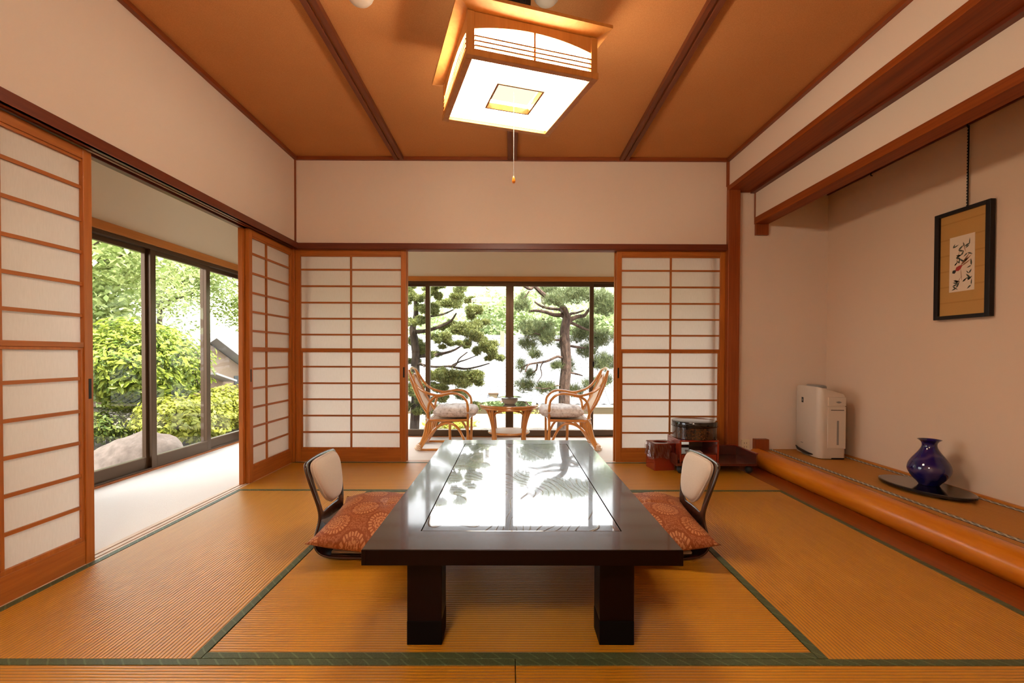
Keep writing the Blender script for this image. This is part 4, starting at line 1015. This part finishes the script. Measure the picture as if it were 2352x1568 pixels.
while cnt < 290:
    d = Vector(rng.normal(size=3)).normalized()
    if d.dot(tocam) < .05 or d.z < -.55: continue
    p = Vector((d.x*SRr[0], d.y*SRr[1], d.z*SRr[2]))*1.05*(1+.05*(math.sin(d.x*7+2)+math.sin(d.y*8+4)+math.sin(d.z*9+6)))
    o = bpy.data.objects.new('leaf', me); COL.objects.link(o); o.parent = cs
    o.location = Vector(SC)+p-Vector((SC[0], SC[1], -.45))
    nrm = (d+Vector((0, 0, .7))+Vector(rng.normal(size=3))*.35).normalized()
    q = nrm.to_track_quat('Z', 'Y').to_euler(); o.rotation_euler = (Euler((0, 0, rng.random()*6.28)).to_matrix().to_4x4() and (q.to_matrix() @ Euler((0, 0, rng.random()*6.28)).to_matrix()).to_euler())
    s_ = .8+.5*rng.random(); o.scale = (s_, s_, s_); cnt += 1
def hedge(label, c, r, n, size, mat, seed, flowers=0, nm='azalea_hedge', cat='hedge'):
    e = thing(nm, label, cat, (c[0], c[1], -.45))
    P = []; D_ = []
    for q in range(6):
        u = (q+.5)/6*2-1; cc = (c[0]+r[0]*.15*math.sin(q*2), c[1]+u*r[1]*.8, c[2]+.05*math.sin(q*1.7+seed))
        p, d = blob(n//6, cc, (r[0], r[1]/3.6, r[2]), .6, .07, seed=seed+q); P.append(p); D_.append(d)
    leafmesh('foliage', np.concatenate(P), size, mat, e, .5, .6, np.concatenate(D_))
    ps = []
    for q in range(14):
        y = c[1]+(-1+2*(q+.5)/14)*r[1]*.85; x = c[0]+.2*math.sin(q*3.1)
        ps.append(([(x, y, -.48), (x+.04*math.sin(q), y+.04, -.2), (x+.12*math.sin(q*2), y+.08*math.cos(q), c[2]+.1)], [.018, .008]))
    trunk_mesh(ps, e, M['bark'], 'stems', 6)
    for q in range(flowers):
        m_ = MB(); ctr = Vector((c[0]+r[0]*.75, c[1]+r[1]*(.42+.13*q), c[2]+r[2]*(.55+.15*(q % 2))))
        for k in range(5):
            a = 2*math.pi*k/5; b = len(m_.v); u_ = Vector((.35, math.cos(a), math.sin(a)))*.035
            w_ = Vector((0, -math.sin(a), math.cos(a)))*.02
            m_.v += [tuple(ctr), tuple(ctr+u_*.6+w_), tuple(ctr+u_*1.1), tuple(ctr+u_*.6-w_)]; m_.f.append((b, b+1, b+2, b+3))
        m_.build('flower', M['petal'], e)
    return e
hedge('sunlit yellow green azalea hedge with pink flowers outside the far side windows', (-4.95, 8.15, -.04), (.52, 1.65, .36), 12000, .075, M['leaf_azalea'], 3, 3)
hedge('low dark hedge under the tall shrub behind the garden rock', (-6.1, 6.4, -.12), (.45, 1.5, .26), 5000, .07, M['leaf_low'], 9, nm='low_hedge')
# rock
def rock(label, c, r, seed, h=4):
    bm = bmesh.new(); bmesh.ops.create_icosphere(bm, subdivisions=h, radius=1)
    for v in bm.verts:
        p = v.co.copy(); k = 1+.16*math.sin(p.x*2.3+seed)+.12*math.sin(p.y*3.1+seed*2)+.07*math.sin(p.z*5+p.x*4+seed)+.035*math.sin(p.x*11+p.y*9)+.02*math.sin(p.y*17+p.z*13+seed)+.012*math.sin(p.x*29+p.z*23)
        p *= k; p.z = max(p.z, -.4); v.co = Vector((p.x*r[0], p.y*r[1], p.z*r[2]))
    me = bpy.data.meshes.new('garden_rock'); bm.to_mesh(me); bm.free(); me.polygons.foreach_set('use_smooth', [True]*len(me.polygons))
    o = link('garden_rock', me, M['stone']); o.location = c; return tag(o, label, 'rock', 'garden rocks')
rock('large pale garden rock with a raised shoulder just outside the side window', (-4.45, 5.75, -.50), (.55, .48, .40), 1.0)
rock('long low garden rock in front of the taller one, nearest the side window', (-3.95, 4.55, -.52), (.40, .50, .28), 2.4)
for i, (x, y, lab) in enumerate(((-3.70, 5.66, 'small white garden stone between the two rocks, nearer the house'), (-3.76, 5.95, 'small white garden stone beside the taller rock'), (-3.72, 6.25, 'small white garden stone farthest along the tall rock'))):
    o = rock(lab, (x, y, -.42), (.09, .08, .10), 3.0+i, 2); o.data.materials.clear(); o.data.materials.append(M['white_plastic']); o['group'] = 'white garden stones'
# broadleaf trees beyond the side garden
def broad(label, x, y, h, cr, n, size, mat, seed, lean=0, low=.25):
    e = thing('garden_tree', label, 'tree', (x, y, -.5), 0, 'leafy trees beyond the side garden')
    rr = random.Random(seed); paths = [([(x, y, -.6), (x+lean*.4, y, h*.35), (x+lean, y+.2, h*.75)], [.13, .09, .05])]
    P = []
    for q in range(9):
        a = rr.uniform(0, 6.28); z = -.5+h*rr.uniform(low, .9); d = cr*rr.uniform(.25, .8); cx, cyy = x+d*math.cos(a), y+d*math.sin(a)
        paths.append(([(x+lean*.5, y, z*.75), ((x+cx)/2, (y+cyy)/2, z*.85), (cx, cyy, z)], [.045, .012]))
        p, d_ = blob(n//9, (cx, cyy, z), (cr*.55, cr*.55, cr*.38), .2, .15, seed=seed+q); P.append(p)
    trunk_mesh(paths, e, M['bark'], 'trunk', 7)
    leafmesh('foliage', np.concatenate(P), size, mat, e, .5, .5); return e
broad('broad pale green tree filling the nearest side window pane', -9.2, 9.2, 4.6, 2.6, 9000, .17, M['leaf_pale'], 1)
broad('leafy tree behind the tall shrub, seen past the first window stile', -10.6, 11.0, 4.6, 2.0, 9000, .17, M['leaf_mid'], 2)
broad('fine-leaved tree seen in the middle side window pane', -13.8, 19.0, 6.6, 2.6, 9000, .16, M['leaf_pale'], 3)
broad('tall leafy tree above the neighbouring house wall in the far side pane', -12.6, 23.5, 7.4, 2.9, 9000, .19, M['leaf_mid'], 4, 0, .40)
broad('mid green tree standing behind the nearest pale tree', -13.5, 10.5, 5.2, 3.2, 8000, .22, M['leaf_mid'], 5)
broad('distant pale tree on the slope behind the middle pane', -17, 19, 6.4, 4.2, 8000, .3, M['leaf_hazed'], 6)
broad('distant pale tree on the slope far behind the first pane', -20, 15, 6.6, 4.2, 8000, .3, M['leaf_hazed'], 8)
# house at the side: cream wall under a tiled gable eave
nh = thing('side_house', 'cream walled house with a sloping eave behind the azalea hedge', 'house', (-9.4, 14.7, -.5))
m_ = MB(); m_.prism([(12.2, -.5), (17.2, -.5), (17.2, .28), (14.7, 1.36), (12.2, .28)], -12.4, -9.35, 'x'); m_.build('wall', M['stucco_pale'], nh)
m_ = MB()
for y0, z0, y1, z1 in ((11.8, .12, 14.7, 1.40), (17.6, .12, 14.7, 1.40)):
    b = len(m_.v)
    for x in (-12.8, -8.95):
        m_.v += [(x, y0, z0), (x, y1, z1), (x, y1, z1+.12), (x, y0, z0+.12)]
    m_.f += [(b, b+1, b+2, b+3), (b+4, b+7, b+6, b+5), (b, b+4, b+5, b+1), (b+3, b+2, b+6, b+7), (b, b+3, b+7, b+4), (b+1, b+5, b+6, b+2)]
m_.build('roof', M['roof_grey'], nh)
box('window', M['dark_glass'], (-9.36, -9.32, 16.3, 16.9, -.1, .18), nh)
m_ = MB(); m_.prism([(14.6, .30), (15.7, .02), (15.7, .08), (14.6, .36)], -9.36, -8.9, 'x'); m_.build('awning', M['roof_grey'], nh)

# neighbouring house behind: cream wall, tiled roof facing us
bh_ = thing('tiled_house', 'low cream house with a pale tiled roof behind the pine trees', 'house', (1.0, 15.4, -2.6))
box('wall', M['stucco'], (-9, 11, 15.5, 15.7, -2.6, -.62), bh_)
box('gutter', M['white_plastic'], (-9, 11, 14.92, 15.02, -.70, -.62), bh_)
m_ = MB(); m_.prism([(15.0, -.66), (15.7, -.70), (20.4, 1.52), (20.4, 1.62)], -9, 11, 'x'); m_.build('roof_deck', M['roof_tile'], bh_)
fr_ = box('window', M['orange_x'], (-1.30, -.62, 15.46, 15.52, -1.9, -1.22), bh_); box('window_pane', M['dark_glass'], (-1.24, -.68, 15.44, 15.47, -1.84, -1.28), fr_)
fr_ = box('window', M['orange_x'], (3.4, 4.3, 15.46, 15.52, -1.9, -1.12), bh_); box('window_pane', M['dark_glass'], (3.46, 4.24, 15.44, 15.47, -1.84, -1.18), fr_)
tw, tl = .27, .30; sl = math.atan2(2.22, 5.0)
m_ = MB(); K = 7
for i in range(K):
    u = i/(K-1); x = (u-.5)*tw; z = .030*math.sin(u*2*math.pi*.9)
    m_.v += [(x, -.02, z+.012), (x, tl*1.08, z+.0)]
for i in range(K-1): m_.f.append((2*i, 2*i+2, 2*i+3, 2*i+1))
b = len(m_.v)
for i in range(K): m_.v.append((m_.v[2*i][0], -.02, m_.v[2*i][2]-.03))
for i in range(K-1): m_.f.append((2*i, b+i, b+i+1, 2*i+2))
tm = bpy.data.meshes.new('roof_tile'); tm.from_pydata(m_.v, [], m_.f); tm.materials.append(M['roof_tile'])
tv = np.array(m_.v); tf = m_.f; base = Vector((1.0, 15.4, -2.6)); V = []; F = []; cnt = 0
for r_ in range(18):
    for c_ in range(-26, 40):
        x = c_*tw; y = 14.93+r_*tl*math.cos(sl); z = -.60+r_*tl*math.sin(sl)
        if r_ < 7 and -12 < c_ < 26 and cnt < 290 and (c_ < 2 or c_ > 1):
            o = bpy.data.objects.new('roof_tile', tm); COL.objects.link(o); o.parent = bh_; o.location = Vector((x, y, z))-base; o.rotation_euler = (sl, 0, 0); cnt += 1
        else:
            b = len(V)*1; q = tv.copy(); yy = q[:, 1]*math.cos(sl)-q[:, 2]*math.sin(sl); zz = q[:, 1]*math.sin(sl)+q[:, 2]*math.cos(sl)
            for k in range(len(q)): V.append((x+q[k, 0], y+yy[k], z+zz[k]))
            F += [tuple(b+t_ for t_ in f_) for f_ in tf]
m_ = MB(); m_.v = V; m_.f = F; m_.build('roof_tiles', M['roof_tile'], bh_, kind='stuff')
MB().tube([(-7.2, 20.35, 1.62), (10.8, 20.35, 1.62)], .13, 10).build('ridge_tile', M['roof_tile'], bh_, smooth=True)
box('roof_vent', M['stucco'], (-.66, -.42, 15.3, 15.55, -.52, -.34), bh_)
box('roof_vent_cap', M['bronze'], (-.70, -.38, 15.26, 15.59, -.34, -.30), bh_)
box('chimney', M['stucco_pale'], (-.40, -.24, 19.0, 19.2, .9, 1.85), bh_)
lm = thing('lime_shrub', 'lime green shrub against the cream house wall behind the rattan table', 'shrub', (.15, 13.4, -2.6))
P, d_ = blob(2600, (.15, 13.4, -1.35), (.85, .6, .75), .4, .1, seed=4); leafmesh('foliage', P, .10, M['leaf_lime'], lm, .5, .5)
trunk_mesh([([(.15, 13.4, -2.7), (.2, 13.4, -1.9), (.15, 13.4, -1.3)], [.05, .02])], lm, M['bark'])
lm = thing('lime_shrub', 'lime green shrub at the foot of the cloud-pruned tree', 'shrub', (-1.35, 9.4, -.5))
P, d_ = blob(1800, (-1.15, 9.2, -.42), (.5, .35, .22), .4, .1, seed=6); leafmesh('foliage', P, .07, M['leaf_lime'], lm, .5, .5)
trunk_mesh([([(-1.15, 9.2, -.5), (-1.15, 9.2, -.3)], [.03, .02])], lm, M['bark'])

# cloud-pruned cedar
ct = thing('cloud_pruned_tree', 'dark green cloud-pruned conifer behind the left rattan chair', 'tree', (-1.5, 7.6, -.5))
Y = 7.6
def p3(L, y, dy=0): return [(x, y+dy*i/max(1, len(L)-1), z) for i, (x, z) in enumerate(L)]
trunk_mesh([(p3([(-1.52, -.5), (-1.52, -.34), (-1.49, .25), (-1.5, .74), (-1.49, .93), (-1.52, 1.19), (-1.54, 1.35), (-1.49, 1.55), (-1.5, 1.9)], Y), [.085, .075, .07, .065, .06, .045, .03])], ct, M['bark'])
CB = [([(-1.5, 1.29), (-1.33, 1.3), (-1.13, 1.35), (-.92, 1.44), (-.82, 1.56)], .035, -.3), ([(-1.49, .9), (-1.26, .92), (-1.08, .95), (-.92, 1.0), (-.79, 1.08)], .03, .25), ([(-1.49, 1.48), (-1.33, 1.53), (-1.08, 1.58), (-.92, 1.66)], .025, .2), ([(-1.5, .75), (-1.39, .79), (-1.32, .74)], .02, -.2), ([(-1.49, .79), (-1.21, .74), (-.98, .75), (-.85, .77), (-.79, .87), (-.66, .97)], .02, -.2), ([(-.98, .75), (-.72, .71), (-.53, .74), (-.32, .8)], .02, -.2), ([(-1.49, .44), (-1.21, .46), (-.97, .48), (-.79, .51)], .025, -.2), ([(-.92, .76), (-.80, .82), (-.70, .85), (-.5, .93)], .014, -.1)]
for L, r_, dy in CB: trunk_mesh([(p3(L, Y, dy), [r_, r_*.75, r_*.4])], ct, M['bark'], 'branch', 6)
CP = [(-1.54, 1.8, .21, .13), (-.99, 1.74, .31, .14), (-.95, 1.95, .36, .08), (-1.57, 1.97, .19, .06), (-.56, 1.55, .18, .14), (-.47, 1.37, .18, .1), (-.69, 1.24, .32, .15), (-.32, 1.03, .24, .15), (-1.54, 1.08, .18, .14), (-.92, 1.08, .23, .09), (-.79, .56, .42, .15), (-.5, .59, .16, .10), (-1.02, .4, .19, .09), (-1.55, .57, .16, .12), (-1.5, .31, .19, .12), (-1.55, .1, .16, .12), (-1.18, .57, .1, .08), (-.56, .14, .11, .1), (-.24, .89, .15, .09), (-1.21, .25, .23, .09), (-1.85, 1.35, .25, .12), (-1.9, .8, .25, .12)]
def pad(e, x, y, z, rx, rz, n, seed, mat, L):
    P = []
    k = max(5, int(rx/.035))
    for q in range(k):
        a = rng.random()*6.28; d = rng.random()**.5
        p, dd = blob(n//k, (x+rx*.8*d*math.cos(a), y+rx*.8*d*math.sin(a), z+rz*(.5-.8*d*d)+rng.normal()*.015), (max(.07, rx*.26), max(.07, rx*.26), rz*.42), .25, .15, seed=seed+q); P.append(p)
    P = np.concatenate(P)
    nr = rng.normal(size=P.shape); nr[:, 2] = np.abs(nr[:, 2])+.25; d = nr/np.linalg.norm(nr, axis=1)[:, None]
    w = np.cross(d, rng.normal(size=P.shape)); w /= np.linalg.norm(w, axis=1)[:, None]
    l = L*(.7+.6*rng.random(len(P)))[:, None]
    V = np.stack([P-w*L*.12, P+w*L*.12, P+d*l+w*L*.05, P+d*l-w*L*.05], 1).reshape(-1, 3)
    return rawquads('foliage_pad', V-np.array(OFF[e.name]), 4, mat, e, 'stuff')
CP += [(-1.25, 1.83, .22, .10), (-1.30, 1.62, .22, .12), (-.75, 1.80, .20, .10), (-1.45, 1.42, .22, .11), (-.95, 1.36, .22, .10), (-1.2, 1.17, .22, .11), (-.50, 1.12, .22, .12), (-1.35, .95, .2, .10), (-1.6, .82, .2, .10), (-.98, .62, .22, .12), (-.62, .50, .22, .10), (-1.32, .42, .22, .11), (-.9, .28, .2, .10), (-1.7, .35, .22, .12), (-1.25, .02, .24, .10), (-1.0, -.1, .22, .09)]
for i, (x, z, rx, rz) in enumerate(CP): pad(ct, x, Y+rng.normal()*.18-.1, z, rx*1.14, rz*1.12, int(7000*rx/.25*max(.6, rz/.12)), i, M['needle_cedar'], .033)
# pine
pt = thing('pine_tree', 'old pine tree with a bare twisting trunk behind the right rattan chair', 'tree', (.9, 8.0, -.5))
Y = 8.0
trunk_mesh([(p3([(.86, -.52), (.87, -.38), (.9, .05), (.9, .39), (.93, .73), (.92, .99), (.9, 1.25), (.92, 1.45), (.96, 1.58)], Y), [.105, .10, .095, .09, .085, .085, .075, .07])], pt, M['pine_bark'])
PB = [([(.96, 1.5), (.93, 1.60), (.87, 1.71), (.68, 1.82), (.51, 1.93), (.38, 2.04), (.31, 1.99), (.17, 2.06)], .05, -.3), ([(.93, 1.5), (.87, 1.59), (.74, 1.6), (.6, 1.65), (.43, 1.68), (.31, 1.67)], .04, .2), ([(.87, 1.62), (.84, 1.69), (.65, 1.72), (.51, 1.77), (.42, 1.84)], .032, .3), ([(.95, 1.5), (1.05, 1.54), (1.11, 1.57), (1.23, 1.59), (1.3, 1.67), (1.37, 1.77)], .042, .1), ([(.96, 1.55), (1.01, 1.62), (1.11, 1.64), (1.25, 1.69)], .028, .2), ([(.95, 1.48), (1.04, 1.46), (1.18, 1.40), (1.3, 1.36), (1.46, 1.3)], .03, .2), ([(.92, .86), (.84, .89), (.76, .9), (.6, .83), (.43, .8), (.29, .77), (.24, .66)], .024, -.3), ([(.45, .78), (.43, .68), (.36, .63)], .016, 0), ([(.92, 1.09), (1.15, 1.06), (1.28, 1.05), (1.46, 1.08)], .022, .2), ([(.94, .65), (1.12, .61), (1.22, .58)], .018, .1), ([(.91, 1.18), (.74, 1.18), (.57, 1.24), (.4, 1.28)], .022, -.2), ([(.29, .77), (.20, .72), (.17, .62)], .012, 0), ([(.31, 1.99), (.25, 1.90), (.2, 1.86)], .012, 0), ([(.55, .82), (.50, .72), (.52, .60), (.44, .48)], .010, -.1), ([(.9, .42), (.75, .42), (.6, .38), (.4, .40)], .012, -.2)]
for L, r_, dy in PB: trunk_mesh([(p3(L, Y, dy), [r_, r_*.8, r_*.45])], pt, M['pine_bark'], 'branch', 7)
PP = [(.43, 1.35, .34, .17), (.19, 1.7, .15, .1), (.22, 1.87, .1, .09), (.97, 1.89, .27, .16), (1.18, 2.0, .2, .13), (1.45, 1.84, .26, .16), (1.54, 1.67, .2, .13), (1.18, 1.25, .19, .13), (1.51, 1.21, .22, .18), (.93, 1.09, .13, .11), (.98, .73, .15, .14), (1.56, .8, .22, .16), (.26, .39, .19, .11), (.6, .37, .22, .1), (.18, .73, .1, .1), (.77, .73, .1, .06), (1.08, .3, .15, .1), (1.61, .48, .14, .1), (.6, 1.18, .2, .12), (1.95, 1.2, .3, .16), (1.9, 1.75, .3, .16), (.62, 2.02, .22, .10), (.35, .58, .10, .08), (1.30, 1.46, .20, .12), (1.30, .98, .18, .12), (.30, 1.10, .18, .10), (.40, .92, .12, .07), (1.38, .42, .2, .12), (.72, 1.78, .2, .09)]
for i, (x, z, rx, rz) in enumerate(PP):
    nt = int(85*(rx/.2)**1.2*max(.7, rz/.13)); yy = Y+rng.normal()*.18+.0
    d = rng.normal(size=(nt, 3)); d /= np.linalg.norm(d, axis=1)[:, None]
    C = np.array((x, yy, z))+d*np.array((rx, rx*.8, rz))*(rng.random(nt)**.45)[:, None]
    k = 22; C = np.repeat(C, k, 0); nd = rng.normal(size=(nt*k, 3))*.65; nd[:, 2] += .75; nd /= np.linalg.norm(nd, axis=1)[:, None]
    w = np.cross(nd, rng.normal(size=nd.shape)); w /= np.linalg.norm(w, axis=1)[:, None]; l = (.075+.05*rng.random(nt*k))[:, None]
    V = np.stack([C-w*.0021, C+w*.0021, C+nd*l+w*.0012, C+nd*l-w*.0012], 1).reshape(-1, 3)
    rawquads('needle_tuft', V-np.array(OFF[pt.name]), 4, M['needle_pine'], pt, 'stuff')
# far trees behind the tiled roof
FT = [(-4.2, 24, 5.0, 'far pale tree behind the tiled roof, left of the conifer'), (-1.2, 25, 6.2, 'far pale tree rising behind the tiled roof between conifer and window stile'), (1.8, 27, 6.6, 'far pale tree behind the middle of the tiled roof'), (4.8, 25, 5.6, 'far pale tree behind the pine trunk'), (8.2, 27, 6.4, 'far pale tree at the right end of the tiled roof'), (-8.5, 28, 6.0, 'far pale tree beyond the side house gable')]
for i, (x, y, h, lab) in enumerate(FT):
    e = thing('far_tree', lab, 'tree', (x, y, -2.6), 0, 'pale trees behind the tiled roof')
    P = []; rr = random.Random(20+i)
    for q in range(8):
        p, d_ = blob(900, (x+rr.uniform(-1.6, 1.6), y+rr.uniform(-1, 1), -1.2+(h-1.5)*q/7+rr.uniform(-.4, .4)), (1.5, 1.3, 1.0), .3, .12, seed=i*9+q); P.append(p)
    leafmesh('foliage', np.concatenate(P), .28, M['leaf_hazed'], e, .55, .5)
    trunk_mesh([([(x, y, -2.8), (x+.1, y, 0), (x, y, h-1)], [.2, .1])], e, M['bark'])
